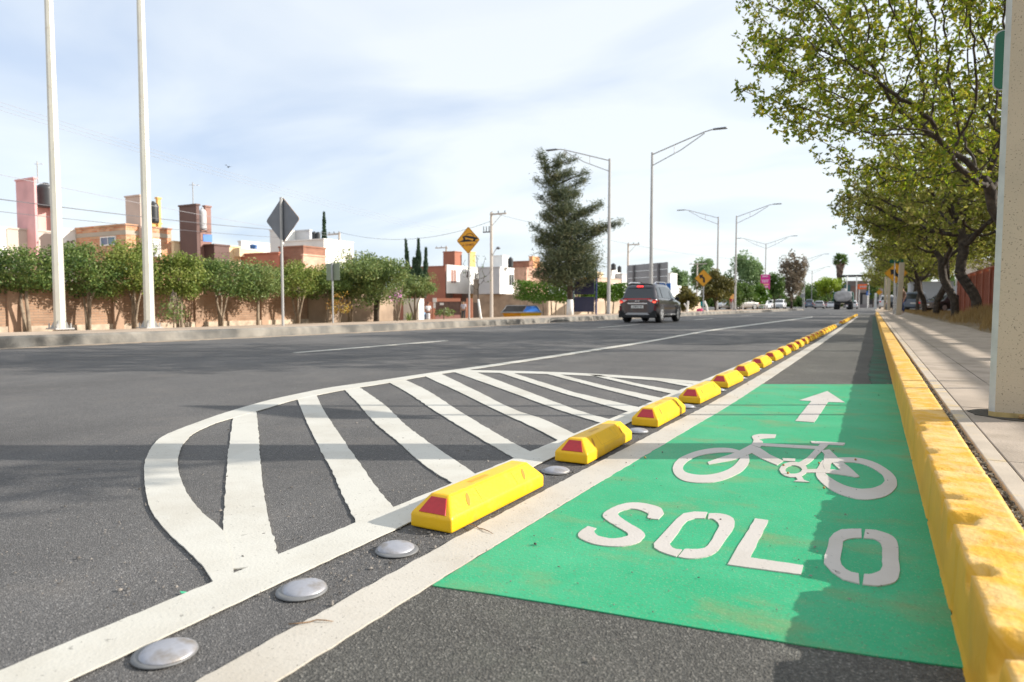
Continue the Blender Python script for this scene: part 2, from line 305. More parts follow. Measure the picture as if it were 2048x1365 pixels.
# ------------------------------------------------------------------ ground, road
def lerp_poly(tab, y):
    for (a, xa), (b, xb) in zip(tab, tab[1:]):
        if y <= b: return xa+(xb-xa)*(y-a)/(b-a)
    return tab[-1][1]
KL = [(-30, -13.9), (6, -13.3), (9.5, -12.95), (15, -12.35), (24, -12.0), (35, -11.9), (46, -11.5), (60, -10.7), (92, -9.2), (103, -8.6), (400, -8.6)]
ys = [-30, 0, 6, 9.5, 12, 15, 19, 24, 30, 35, 46, 60, 75, 92, 103]
def terr(rows, name, m, kind='structure', parent=None):
    n = len(rows[0]); b = MB(); vs = [p for r in rows for p in r]
    fs = [(i*n+k, i*n+k+1, (i+1)*n+k+1, (i+1)*n+k) for i in range(len(rows)-1) for k in range(n-1)]
    b.add(vs, fs); o = b.build(name, m, parent)
    return tag(o, kind=kind) if kind else o
rows = []
for y in [-60]+ys[1:]+[104.5, 140, 200, 400, 1500]:
    k = lerp_poly(KL, y); zz = .18 if y < 103.5 else -.03
    rows.append([(-1500, y, -1.0), (-60, y, -1.0), (-32, y, -.80), (-24, y, -.40), (-19.2, y, -.02 if y < 103.5 else -.04), (-17.5, y, .10 if y < 103.5 else -.04), (k-1.5, y, zz), (k-.1, y, zz), (k+.02, y, -.03), (1.0, y, -.03), (2.0, y, .12), (6, y, .14), (12, y, .1), (1500, y, -.3)])
terr(rows, 'ground', M_dirt)
terr([[(lerp_poly(KL, y)-.02, y, 0), (.30, y, 0)] for y in ys]+[[(-60, 103.2, 0), (.30, 103.2, 0)], [(-60, 260, 0), (.30, 260, 0)]], 'road', M_road)
road = bpy.data.objects['road']
# bicycle lane sheet and green kerb-shade strip
def sheet(name, pts, z, m, parent=road, thick=.003):
    b = MB(); b.prism([(p[0], p[1]) for p in pts], z-thick, z, 0)
    return b.build(name, m, parent)
b = MB(); b.prism([(-1.19, -1), (.192, -1), (.192, 60), (-.8, 60), (-.98, 6)], -.02, .004); b.build('bicycle_lane_surface', M_lane, road)
# painted strips from the photograph's outlines
def dens(poly, step, jit, seed=0, closed=False):
    r = random.Random(seed); outp = []
    n = len(poly)
    for i in range(n if closed else n-1):
        a, c = Vector(poly[i]), Vector(poly[(i+1) % n]); k = max(1, int((c-a).length/step))
        for j in range(k):
            q = a.lerp(c, j/k)
            nn = Vector((-(c-a).y, (c-a).x)); nn = nn.normalized() if nn.length else nn
            s = noise.noise(Vector((q.x*14+seed, q.y*14, seed*3.1)))*jit+noise.noise(Vector((q.x*55+seed, q.y*55, seed)))*jit*.7
            outp.append(q+nn*s)
    if not closed: outp.append(Vector(poly[-1]))
    return outp
def strip(name, A, B, z, m, parent=road, px=True, jit=.006, th=.004, zoom=None, closed=False, base=0, n=None, seed=1):
    if zoom: A = [(zoom[0]+a/zoom[2], zoom[1]+c/zoom[2]) for a, c in A]; B = [(zoom[0]+a/zoom[2], zoom[1]+c/zoom[2]) for a, c in B]
    if px: A = [G(*p, base)[:2] for p in A]; B = [G(*p, base)[:2] for p in B]
    if closed: A = list(A)+[A[0]]; B = list(B)+[B[0]]
    def resamp(Q, n):
        Q = [Vector(q) for q in Q]; seg = len(Q)-1; o = []
        # catmull-rom through the points
        for i in range(n+1):
            t = i/n*seg; k = min(int(t), seg-1); u = t-k
            if closed: p0, p1, p2, p3 = Q[(k-1) % seg], Q[k], Q[k+1], Q[(k+2) % seg]
            else: p0, p1, p2, p3 = Q[max(k-1, 0)], Q[k], Q[k+1], Q[min(k+2, seg)]
            if len(Q) <= 3: o.append(p1.lerp(p2, u))
            else: o.append(.5*((2*p1)+(p2-p0)*u+(2*p0-5*p1+4*p2-p3)*u*u+(3*p1-p0-3*p2+p3)*u**3))
        return o
    ln = sum((Vector(A[i+1])-Vector(A[i])).length for i in range(len(A)-1))
    n = n or max(6, min(160, int(ln/.03)))
    n = max(n//(len(A)-1), 1)*(len(A)-1)
    a, c = resamp(A, n), resamp(B, n); vs = []; fs = []
    for i, (p, q) in enumerate(zip(a, c)):
        d = (q-p); d = d.normalized() if d.length > 1e-6 else Vector((0, 0))
        ja = (noise.noise(Vector((p.x*16+seed, p.y*16, seed)))*.8+noise.noise(Vector((p.x*60, p.y*60, seed)))*.6)*jit
        jb = (noise.noise(Vector((q.x*16-seed, q.y*16, seed+9)))*.8+noise.noise(Vector((q.x*60, q.y*60, seed+5)))*.6)*jit
        if closed and i == n: vs += vs[:4]; continue
        p2, q2 = p+d*ja, q+d*jb
        vs += [(p2.x, p2.y, z), (q2.x, q2.y, z), (p2.x, p2.y, z-th), (q2.x, q2.y, z-th)]
    for i in range(n):
        o = i*4; fs += [(o, o+1, o+5, o+4), (o, o+4, o+6, o+2), (o+1, o+3, o+7, o+5)]
    fs += [(0, 2, 3, 1), (n*4, n*4+1, n*4+3, n*4+2)]
    bb = MB(); bb.add(vs, fs); return bb.build(name, m, parent)
# long lines (world coordinates)
strip('edge_line', [(-1.165, .3), (-1.155, 2), (-1.10, 4), (-1.045, 7), (-.96, 20), (-.90, 48)], [(-1.03, .3), (-1.012, 2), (-.955, 4), (-.90, 7), (-.83, 20), (-.79, 48)], .0085, M_white2, px=False, n=400, jit=.006)
strip('edge_line', [(-1.55, -.5), (-1.545, 1.5), (-1.50, 4), (-1.45, 8), (-1.3, 25), (-1.15, 50)], [(-1.385, -.5), (-1.385, 1.5), (-1.345, 4), (-1.31, 8), (-1.18, 25), (-1.05, 50)], .0088, M_white, px=False, n=400, jit=.005, seed=4)
# hatched area
OUT = [(429, 1174), (398, 1129), (336, 1069), (305, 1029), (293, 995), (288, 950), (291, 923), (302, 899), (319, 880), (346, 866), (401, 845), (456, 826), (532, 804), (594, 790), (663, 776.5), (759, 762.7), (850, 749), (930, 738), (1010, 726.5), (1100, 713), (1200, 697.8), (1310, 680.5), (1416, 661.5), (1500, 650), (1625, 634.2)]
INN = [(470, 1160), (449, 1071), (405, 1029.5), (377, 995), (362, 961), (356, 935), (357, 915), (362, 899), (372, 884), (390, 868), (428, 850), (467, 838), (530, 820), (594, 801), (687, 782), (773, 768), (855, 753.5), (932, 742), (1012, 730), (1101, 716.5), (1200, 700.8), (1310, 683), (1416, 663.5), (1500, 652), (1625, 635.5)]
strip('hatch_border', OUT, INN, .0080, M_white, n=260, jit=.005, seed=2)
strip('hatch_border', [(905, 741.5), (1000, 742.8), (1130, 746.5), (1280, 755), (1415, 766)], [(905, 746), (1000, 747.3), (1130, 751), (1280, 760), (1405, 771.5)], .0072, M_white, n=60, seed=3)
STR = [([(467, 832), (460, 880), (455, 920), (450, 1000), (447, 1075), (462, 1142)], [(512, 820), (517, 865), (519, 900), (525, 965), (536, 1035), (562, 1132)]),
 ([(594, 798), (611, 840), (629, 878), (660, 936.5), (680, 981), (713, 1050)], [(632, 790), (646, 819.5), (677, 868), (728.5, 943), (766, 995), (795, 1026)]),
 ([(687, 779), (715, 807.5), (749, 847), (787, 878), (849, 933), (920, 978)], [(715, 774), (766, 809), (808, 849), (850, 881.5), (950, 950), (965, 960)]),
 ([(776, 765), (820, 790), (864, 820), (958, 878), (1034, 921.6), (1040, 925)], [(808, 760), (855, 783), (912, 820), (996, 871), (1067, 909), (1075, 912)]),
 ([(846, 752), (915, 784), (988, 820), (1059, 853), (1123, 886), (1130, 888)], [(880, 748), (950, 782), (1026, 820), (1085, 840), (1148, 869.5), (1158, 873)]),
 ([(902, 743), (1005, 780), (1113, 820), (1199, 847), (1205, 849)], [(935, 739), (1040, 779), (1148, 820), (1222, 841.6), (1228, 843)]),
 ([(990, 744), (1125, 788), (1262, 827)], [(1018, 745), (1150, 787), (1288, 819)]), ([(1085, 747), (1205, 779), (1315, 807)], [(1110, 748), (1220, 776), (1333, 800)]),
 ([(1178, 751), (1270, 773), (1356, 792)], [(1200, 752), (1290, 772), (1372, 786)]), ([(1286, 757), (1330, 766), (1383, 776)], [(1306, 758), (1348, 766), (1398, 772)])]
for i, (a, c) in enumerate(STR): strip('hatch_stripe', a, c, .0064+i*.0001, M_white, seed=10+i, jit=.009, n=90 if i < 4 else 40)
# lane dashes, stop line and far lines
for i, (y0, y1) in enumerate([(7.8, 11.9), (21, 25), (34.5, 38.5), (48, 52), (61.5, 65.5), (75, 79)]): strip('lane_dash', [(-8.0+i*.03, y0), (-7.9+i*.03, y1)], [(-7.88+i*.03, y0), (-7.78+i*.03, y1)], .006, M_white, px=False, n=20)
strip('stop_line', [(-3.1, 60.2), (-1.0, 60.2), (.12, 60.2)], [(-3.1, 61.4), (-1.0, 61.4), (.12, 61.4)], .0068, M_white2, px=False, n=20)
# green panel
gp = [(880, 1180), (1000, 1196), (1150, 1220), (1300, 1246), (1500, 1279), (1620, 1299), (1760, 1320), (1949, 1347)]
ga = [G(*p)[:2] for p in gp]; ga[-1] = (.185, ga[-1][1]); gb = [(-1.012+(i/7)*1.197, 0) for i in range(8)]
topl = G(1530, 770.5); topr = G(1797, 771)
gb = [(topl.x+(.185-topl.x)*i/7, topl.y+(topr.y-topl.y)*i/7) for i in range(8)]
ga[0] = (-1.016, ga[0][1]); gb[0] = (-.912, gb[0][1]); gb[-1] = (.186, gb[-1][1])
def ruled(name, A, B, n, z, m, parent, jit=.006, th=.003):
    vs = []; fs = []; k = 60
    def ev(Q, t):
        s = t*(len(Q)-1); i = min(int(s), len(Q)-2); return Vector(Q[i]).lerp(Vector(Q[i+1]), s-i)
    for i in range(k+1):
        a, c = ev(A, i/k), ev(B, i/k)
        a = a+Vector((0, 1))*noise.noise(Vector((a.x*12, a.y*12, 3)))*jit*.3
        for j in range(n+1):
            q = a.lerp(c, j/n)
            if i == 0: q = q+Vector((0, 1))*noise.noise(Vector((q.x*25, q.y*9, 7)))*jit*.5
            vs.append((q.x, q.y, z))
    w_ = n+1
    fs = [(i*w_+j, (i+1)*w_+j, (i+1)*w_+j+1, i*w_+j+1) for i in range(k) for j in range(n)]
    o = len(vs)
    vs += [(x, y, zz-th) for x, y, zz in vs[::w_]]
    fs += [(i*w_, o+i, o+i+1, (i+1)*w_) for i in range(k)]
    bb = MB(); bb.add(vs, fs); return bb.build(name, m, parent)
green = ruled('green_lane_panel', ga, gb, 60, .0074, M_green, road)
strip('green_shade_strip', [(.02, 6.62), (-.02, 9), (.03, 14), (.0, 25), (.0, 50)], [(.188, 6.62), (.188, 9), (.188, 14), (.188, 25), (.188, 50)], .0068, M_greenshade, px=False, n=300, jit=.04)  # painted kerb shade on the lane, with a faint greenness near the kerb
ZM = (1100, 760, 2.731)
def sym(name, A, B, z, closed=False, seed=1, parent=green, n=None): return strip(name, A, B, z, M_sym, parent, zoom=ZM, closed=closed, seed=seed, jit=.0035, th=.004, n=n)
sym('letter_s', [(622, 745), (598, 712), (520, 690), (440, 686), (365, 703), (288, 752), (350, 808), (428, 858), (400, 876), (330, 883), (262, 868), (243, 843), (256, 829)],
    [(592, 778), (535, 770), (535, 745), (480, 723), (425, 722), (370, 748), (430, 797), (517, 855), (480, 905), (380, 927), (235, 913), (152, 866), (205, 815)], .0108, n=120)
o1 = sym('letter_o', [(868, 745), (930, 745), (985, 760), (1010, 790), (995, 840), (960, 890), (925, 945), (880, 975), (820, 990), (760, 995), (700, 985)], [(862, 775), (890, 775), (915, 795), (925, 815), (905, 850), (885, 890), (860, 925), (830, 940), (780, 942), (750, 940), (735, 942)], .0108)
sym('letter_o', [(860, 738), (790, 735), (730, 745), (690, 775), (650, 820), (600, 880), (565, 912), (570, 935), (600, 955), (640, 970), (690, 985)], [(845, 772), (790, 772), (750, 785), (725, 810), (700, 850), (670, 890), (652, 910), (655, 922), (670, 935), (690, 943), (722, 945)], .0109)
sym('letter_l', [(1120, 773), (968, 1028), (1370, 1083)], [(1193, 783), (1092, 990), (1383, 1032)], .0108)
sym('letter_o', [(1722, 833), (1780, 838), (1850, 860), (1890, 890), (1902, 930), (1905, 1000), (1912, 1060), (1900, 1105), (1860, 1135), (1790, 1145), (1707, 1138)], [(1712, 882), (1765, 885), (1795, 900), (1812, 925), (1812, 960), (1815, 1010), (1815, 1040), (1800, 1062), (1770, 1075), (1740, 1080), (1715, 1080)], .0108)
sym('letter_o', [(1700, 830), (1650, 830), (1590, 835), (1550, 855), (1525, 885), (1515, 930), (1500, 980), (1495, 1020), (1540, 1070), (1600, 1110), (1690, 1135)], [(1702, 880), (1665, 880), (1625, 887), (1600, 900), (1597, 930), (1592, 960), (1588, 1000), (1592, 1030), (1615, 1055), (1645, 1070), (1685, 1078)], .0109)
arr = thing('arrow_marking', None, None); arr.parent = green
sym('arrow_head', [(1362, 119), (1515, 68)], [(1484, 127), (1610, 131)], .0108, n=10).parent = arr
sym('arrow_shaft', [(1340, 233), (1428, 123)], [(1443, 241), (1518, 128)], .0109, n=10).parent = arr
bk = thing('bicycle_marking', None, None); bk.parent = green
def bs(name, A, B, z, closed=False, n=None): sym(name, A, B, z, closed, seed=int(z*1e5), n=n).parent = bk
bs('front_wheel', [(1040, 400), (985, 385), (900, 383), (815, 397), (745, 420), (695, 450), (670, 492), (685, 535), (730, 563), (800, 575), (890, 572), (965, 552), (1035, 520), (1078, 480), (1090, 440), (1075, 415)],
   [(1015, 410), (965, 407), (890, 412), (820, 425), (765, 447), (735, 470), (725, 490), (735, 512), (765, 525), (820, 532), (880, 530), (935, 517), (985, 495), (1025, 460), (1042, 430), (1035, 415)], .0108, True)
bs('rear_wheel', [(1500, 445), (1600, 436), (1700, 440), (1790, 470), (1860, 515), (1895, 560), (1890, 600), (1850, 640), (1790, 662), (1700, 668), (1600, 645), (1520, 605), (1465, 555), (1452, 520), (1470, 480)],
   [(1530, 468), (1610, 462), (1680, 466), (1750, 488), (1800, 520), (1826, 550), (1822, 575), (1790, 595), (1745, 607), (1680, 608), (1610, 590), (1550, 560), (1510, 530), (1498, 510), (1508, 485)], .0108, True)
bs('fork', [(1095, 365), (1025, 402), (950, 430), (860, 461)], [(1148, 385), (1085, 420), (1000, 448), (868, 473)], .0110)
bs('handlebar', [(1235, 309), (1150, 306), (1103, 318), (1112, 340), (1098, 366)], [(1228, 328), (1168, 331), (1140, 336), (1162, 348), (1148, 380)], .0111)
bs('frame', [(1145, 356), (1300, 365), (1475, 374)], [(1150, 371), (1300, 380), (1455, 390)], .0112)
bs('frame', [(1145, 382), (1200, 420), (1275, 455)], [(1090, 405), (1150, 440), (1240, 478)], .0113)
bs('saddle', [(1424, 345), (1500, 349), (1612, 355)], [(1430, 357), (1500, 363), (1605, 368)], .0110)
bs('frame', [(1478, 358), (1440, 400), (1400, 440), (1350, 470)], [(1522, 363), (1475, 410), (1425, 458), (1390, 482)], .0114)
bs('frame', [(1395, 503), (1500, 500), (1610, 512), (1690, 543)], [(1395, 520), (1500, 521), (1590, 532), (1672, 546)], .0115)
bs('frame', [(1525, 392), (1580, 445), (1640, 495), (1690, 541)], [(1480, 398), (1530, 452), (1578, 500), (1600, 512)], .0116)
bs('frame', [(1500, 420), (1490, 470), (1500, 505)], [(1560, 440), (1535, 470), (1525, 510)], .0117)
el = lambda rx, ry: [(1330+rx*math.cos(t), 504+ry*math.sin(t)) for t in [2*PI*k/14 for k in range(14)]]
bs('chainring', el(76, 43), el(45, 24), .0118, True)
bs('pedal', [(1372, 536), (1388, 562), (1418, 573)], [(1342, 542), (1352, 560), (1330, 569)], .0119); bs('pedal', [(1268, 440), (1340, 444)], [(1275, 455), (1338, 458)], .0120)
# ------------------------------------------------------------------ kerbs
def kerb_yellow():
    rr = random.Random(3)
    ysn = list(np.arange(.25, 5, .016))+list(np.arange(5, 12, .05))+list(np.arange(12, 61, .5))
    chips = [(rr.uniform(.6, 14), rr.uniform(.015, .05), rr.uniform(.015, .038)) for _ in range(4)]+[(1.36, .055, .075), (1.72, .035, .05), (2.12, .05, .06), (2.35, .03, .045), (3.05, .05, .035), (3.6, .08, .03), (1.08, .045, .05)]
    joints = [.95, 1.92, 2.72, 3.75, 4.7, 5.72, 6.7, 7.75, 8.7, 9.7, 10.7, 11.7]
    prof = []
    for i in range(11): prof.append((.185+.010*i/10, -.01+.195*i/10, i/10, 0))
    for i in range(1, 13): prof.append((.195+.150*i/12, .185, 1, i/12))
    prof.append((.347, .12, 1, 1.1))
    vs = []; n = len(prof)
    for y in ysn:
        far = y > 14
        lin = .0
        for x, z, a, t in prof:
            q = Vector((x*9, y*5, z*9))
            nx = noise.noise(Vector((x*5, y*1.4, z*5)))*.0022+noise.noise(Vector((x*50, y*46, z*50)))*.0016; nzv = noise.noise(Vector((x*6, y*1.5, 5)))*.002*(t if t > 0 else a)+noise.noise(Vector((x*60, y*60, 9)))*.0014+noise.noise(Vector((x*22, y*20, 9)))*.0018
            dx = dz = 0
            for cy, cw, cd in ([] if far else chips):
                k = 1-abs(y-cy)/cw
                if k > 0:
                    k = min(1, k*3.0)*(1+.5*noise.noise(Vector((y*50, x*40, z*40))))
                    edge = math.hypot(x-.195, z-.185)*(1+.6*noise.noise(Vector((x*35, y*28, z*35+3))))
                    e = max(0, 1-edge/cd)
                    dx += e*k*cd*.55; dz -= e*k*cd*.62
            de = math.hypot(x-.195, z-.185)
            if de < .03 and not far: e2 = (1-de/.03)*.005*max(0, .4+noise.noise(Vector((y*9, 1.5, 4)))*.9+noise.noise(Vector((y*90, 5, 4)))*.5); dx += e2; dz -= e2
            for j in joints:
                if abs(y-j) < .016 : dz -= .010*(1-abs(y-j)/.016); dx += .004 if t == 0 else 0
            vs.append((x+nx+dx+(0 if a else -.01), y, z+nzv+dz+.005))
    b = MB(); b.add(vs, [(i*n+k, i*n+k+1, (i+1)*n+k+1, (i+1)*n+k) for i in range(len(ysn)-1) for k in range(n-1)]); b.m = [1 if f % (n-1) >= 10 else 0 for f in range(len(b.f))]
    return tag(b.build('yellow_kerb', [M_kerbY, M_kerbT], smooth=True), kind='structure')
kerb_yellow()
b = MB(); yy = [y for y in np.arange(-10, 103.5, .8)]; vs = []; n = 5
for y in yy:
    k = lerp_poly(KL, y); j = noise.noise(Vector((y*1.7, 3, 1)))*.03
    vs += [(k+.03+j, y, -.02), (k+j, y, .17+noise.noise(Vector((y*2, 0, 0)))*.02), (k-.05+j, y, .205), (k-.16, y, .205), (k-.17, y, .10)]
b.add(vs, [(i*n+c+1, i*n+c, (i+1)*n+c, (i+1)*n+c+1) for i in range(len(yy)-1) for c in range(n-1)])
tag(b.build('grey_kerb', M_kerbG), kind='structure')
# debris-strewn gutter strip along far kerb
strip('gutter_dust', [(lerp_poly(KL, y)+.02, y) for y in (0, 6, 12, 20, 35, 60, 92)], [(lerp_poly(KL, y)+.38, y) for y in (0, 6, 12, 20, 35, 60, 92)], .0045, mat('gutter_dust', (.34, .27, .20), .95, .3, 2), px=False, n=300, jit=.15)
# right sidewalk: coping strip and slabs over a dark bed
b = MB(); b.box(.33, 2.2, -.5, 62, .02, .165); tag(b.build('sidewalk_bed', M_dark), kind='structure')
b = MB(); yj = [-.5, 1.45, 2.98, 4.47, 5.97]+[7.45+1.5*i for i in range(37)]
for a, c in zip(yj, yj[1:]):
    b.box(.378, .440, a+.003, c-.003, .06, .187); 
o = b.build('sidewalk_coping', M_coping, bevel=.004); tag(o, kind='structure')
b = MB()
for i, (a, c) in enumerate(zip(yj, yj[1:])):
    b.box(.444, .735, a+.003, c-.004, .06, .187+.001*(i % 2)); b.box(.741, 2.12+.05*math.sin(i), a+.003, c-.001, .06, .186+.0015*(i % 3))
tag(b.build('sidewalk', M_conc, bevel=.003, seg=1), kind='structure')
# left footway strip
terr([[(lerp_poly(KL, y)-1.9, y, .206), (lerp_poly(KL, y)-.165, y, .200)] for y in ys[:-1]], 'footway', mat('footway_concrete', (.42, .33, .25), .92, .2, .9, bump=.006, bscale=18, col2=(.40, .29, .20), c2amt=.45, c2scale=1.5))
# right verge soil
terr([[(2.1, y, .172+.01*math.sin(y)), (3.2, y, .20+.04*math.sin(y*.7)), (6.0, y, .18)] for y in np.arange(2, 110, 2)], 'verge', M_verge)
# ------------------------------------------------------------------ stones and grass (stuff)
def stones(name, pts, sizes, m, label):
    V = []; Fq = []
    base = np.array([(1, 0, 0), (0, 1, 0), (-1, 0, 0), (0, -1, 0), (.5, .5, .8), (-.5, .5, .7), (-.5, -.5, .8), (.5, -.5, .6)], float)
    fq = np.array([(0, 1, 5, 4), (1, 2, 6, 5), (2, 3, 7, 6), (3, 0, 4, 7), (4, 5, 6, 7)])
    for i, (p, s) in enumerate(zip(pts, sizes)):
        th = RNG.uniform(0, 2*PI); c, sn = math.cos(th), math.sin(th)
        q = base*(1+RNG.uniform(-.3, .3, (8, 3)))*np.array([s, s*RNG.uniform(.5, 1), s*RNG.uniform(.4, .9)])
        V.append(np.c_[q[:, 0]*c-q[:, 1]*sn, q[:, 0]*sn+q[:, 1]*c, q[:, 2]]+np.array(p)); Fq.append(fq+8*i)
    o = fastmesh(name, np.vstack(V), np.vstack(Fq), m); return tag(o, label, name, kind='stuff')
pts = []; sz = []
for i in range(4200):
    k = RNG.random()
    if k < .45: y = 1.2+RNG.exponential(3.5); x = -1.22+RNG.normal(0, .10) - .03*max(0, 3-y)
    elif k < .75: y = 1+RNG.exponential(3); x = -1.6-RNG.exponential(.6)
    else: x, y = RNG.uniform(-3.2, .15), RNG.uniform(.8, 9)
    zz = .011 if x > -1.02 else .004
    pts.append((x, y, zz)); sz.append(RNG.uniform(.0016, .0042) if RNG.random() < .93 else RNG.uniform(.0045, .008))
stones('gravel', pts, sz, M_stone, 'tiny loose stones scattered over the asphalt and painted lines')
pts = [(RNG.uniform(.342, .378), 0.6+RNG.random()*7, .168+RNG.uniform(0, .006)) for _ in range(1300)]
stones('kerb_gravel', pts, RNG.uniform(.003, .010, 1300), mat('gap_gravel', (.24, .21, .16), .9, .1, 5, isl=.8), 'loose gravel filling the gap between the yellow kerb and the coping')
pp = P(2015, 3.55)
def leafquads(C, D, Ln, W, Nrm=None):
    """diamond leaves: centres C, directions D (unit), lengths, widths"""
    n = len(C); rnd = RNG.normal(size=(n, 3)) if Nrm is None else Nrm
    S = np.cross(D, rnd); S /= np.linalg.norm(S, axis=1)[:, None]+1e-9
    Ln = Ln[:, None]; W = W[:, None]
    V = np.stack([C-D*Ln*.5, C+S*W*.5-D*Ln*.05, C+D*Ln*.5, C-S*W*.5-D*Ln*.05], axis=1).reshape(-1, 3)
    return V, np.arange(4*n).reshape(-1, 4)
def unit(n):
    d = RNG.normal(size=(n, 3)); return d/np.linalg.norm(d, axis=1)[:, None]
def grass_patch(name, n, fx_, label, hgt=(.08, .3)):
    C = np.array([fx_() for _ in range(n)]); D = unit(n)*.45; D[:, 2] = 1; D /= np.linalg.norm(D, axis=1)[:, None]
    Ln = RNG.uniform(*hgt, n); C[:, 2] += Ln*.45
    V, Fq = leafquads(C, D, Ln, RNG.uniform(.006, .014, n)); o = fastmesh(name, V, Fq, M_grass); return tag(o, label, 'dry grass', kind='stuff')
def gf():
    y = RNG.uniform(13, 24); u = RNG.beta(1.3, 2.0); return (2.25+u*2.6+.25*math.sin(y), y, .17+.30*math.sin(min(1, u*1.6)*PI*.9))
grass_patch('tall_dry_grass', 15000, gf, 'mound of tall dry brown grass beside the sidewalk by the trees', (.12, .42))
grass_patch('verge_grass', 16000, lambda: (RNG.uniform(2.15, 5.8), RNG.uniform(24, 90), .18), 'short dry grass covering the tree verge behind the sidewalk', (.05, .22))
# ------------------------------------------------------------------ barriers and domes
M_bar = mat('yellow_plastic', (.82, .47, .008), .42, .08, 5, spec=.45, bump=.0008, bscale=90, col2=(.60, .36, .04), c2amt=.33, c2scale=14)
M_red = mat('red_reflector', (.45, .012, .02), .3, .1, 60, spec=.6)
M_barhole = mat('barrier_hole', (.50, .20, .002), .5, 0)
ORD = ['nearest', 'second', 'third', 'fourth', 'fifth', 'sixth', 'seventh', 'eighth', 'ninth', 'tenth', 'eleventh', 'twelfth', 'thirteenth', 'fourteenth', 'fifteenth', 'sixteenth', 'seventeenth', 'eighteenth', 'nineteenth', 'twentieth', 'twenty-first', 'twenty-second', 'twenty-third', 'twenty-fourth', 'twenty-fifth']
def make_barrier():
    W, Lb, Hh, lo = .084, .335, .108, .048
    t = thing('lane_barrier', '', 'lane barrier', group='yellow kerb blocks along the bicycle lane')
    # body with screw pockets punched in the right and left slopes
    b = MB()
    base = [(-W, -Lb), (W, -Lb), (W, Lb), (-W, Lb)]; mid = base; tx, ty = .036, .278
    top = [(-tx, -ty), (tx, -ty), (tx, ty), (-tx, ty)]
    vs = [(x, y, 0) for x, y in base]+[(x*1.0, y*1.0, lo) for x, y in mid]+[(x, y, Hh) for x, y in top]
    fs = [(3, 2, 1, 0), (0, 1, 5, 4), (1, 2, 6, 5), (2, 3, 7, 6), (3, 0, 4, 7), (4, 5, 9, 8), (5, 6, 10, 9), (6, 7, 11, 10), (7, 4, 8, 11), (8, 9, 10, 11)]
    b.add(vs, fs); b.build('body', M_bar, t, bevel=.007, seg=3, smooth=False)
    # frames on slopes
    def slope(u, v, s, off=.0006):  # u along y, v 0..1 up the slope, s side
        x = W+(tx-W)*v; z = lo+(Hh-lo)*v; nx, nz_ = (Hh-lo), (W-tx); l = math.hypot(nx, nz_)
        return (s*(x+nx/l*off), u, z+nz_/l*off)
    h = MB(); sh = MB()
    for s in (1, -1):
        for yc in (-.20, .20):
            ring = [(yc+.011*math.cos(a)+.012*math.sin(a), .5+.30*math.sin(a)) for a in [2*PI*k/16 for k in range(16)]]
            f = list(range(16))
            h = MB(); h.add([slope(u, v, s, .0012) for u, v in ring], [tuple(f if s < 0 else f[::-1])[::-1]]); h.build('bolt_pocket', M_barhole, t)
        for (u0, u1, v0, v1) in ((-.13, .13, .12, .135), (.127, .13, .135, .86), (-.13, -.127, .135, .86)):
            q = [slope(u, v, s, .0012) for u, v in ((u0, v0), (u1, v0), (u1, v1), (u0, v1))]
            sh.add(q, [(0, 1, 2, 3) if s > 0 else (3, 2, 1, 0)])
    sh.add([(x, y, Hh+.0008) for x, y in ((-.009, -.10), (.011, -.10), (.011, .02), (-.009, .02))], [(0, 1, 2, 3)])
    sh.build('moulded_line', mat('barrier_line', (.62, .33, .008), .5, 0), t)
    # red reflectors on the two ends
    for s in (-1, 1):
        def en(x, v, off): 
            y = Lb+(ty-Lb)*v; z = lo+(Hh-lo)*v; ny, nz_ = (Hh-lo), (Lb-ty); l = math.hypot(ny, nz_)
            return (x, s*(y+ny/l*off), z+nz_/l*off)
        r = MB(); q0 = [(-.050, .10), (.056, .10), (.033, .82), (-.028, .82)]
        vs = [en(x, v, .0035) for x, v in q0]+[en(x*1.05, v, -.002) for x, v in q0]
        r.add(vs, [(0, 1, 2, 3), (0, 4, 5, 1), (1, 5, 6, 2), (2, 6, 7, 3), (3, 7, 4, 0)]); r.build('reflector', M_red, t)
    return t
def bx_(y):  # centre line of the row
    return lerp_poly([(0, -1.285), (2, -1.275), (4, -1.222), (5.5, -1.20), (9, -1.20), (25, -1.10), (56, -.98)], y)
bar0 = make_barrier(); nb = 0
for i in range(21):
    y = 2.185+1.107*i+random.uniform(-.02, .02); lab = f'{ORD[i]} yellow plastic kerb block with a red reflector, counting from the camera' if i else 'nearest and largest yellow plastic kerb block with a red triangular reflector'
    if i == 0: bar0.location = (bx_(y), y, .004); bar0['label'] = lab; bar0.rotation_euler.z = R(-1.5)
    else: dup(bar0, (bx_(y), y, .006), R(random.uniform(-2.2, 1.2)), lab)
for i in range(22):
    y = 30.0+1.107*i; dup(bar0, (bx_(y), y, .006), R(random.uniform(-1.5, 1.5)), f'{ORD[i] if i else "first"} yellow kerb block of the far group beyond the gap in the row')
M_dome = mat('dome_aluminium', (.40, .40, .43), .5, .1, 25, metal=.45, col2=(.24, .21, .18), c2amt=.42, c2scale=22, bump=.0006, bscale=60)
M_domeb = mat('dome_collar', (.20, .20, .20), .6, .2, 20, metal=.3)
def make_dome():
    t = thing('road_stud', '', 'road stud', group='round metal studs in the buffer beside the bicycle lane')
    n = 12; b = MB(); b.lathe([(.057*math.cos(a), .004+.016*math.sin(a)) for a in [PI/2*k/n for k in range(n)]]+[(.0015, .020)], 40); b.build('dome', M_dome, t, smooth=True)
    b = MB(); b.lathe([(.066, 0), (.065, .003), (.057, .005), (.052, .0055)], 40, (-.008, -.002, 0)); b.build('collar', M_domeb, t, smooth=True)
    return t
dm = make_dome()
DL = ['nearest domed metal stud, at the bottom left corner edge', 'second domed metal stud from the camera, lying between the two white lines', 'third domed metal stud, just in front of the nearest yellow block']
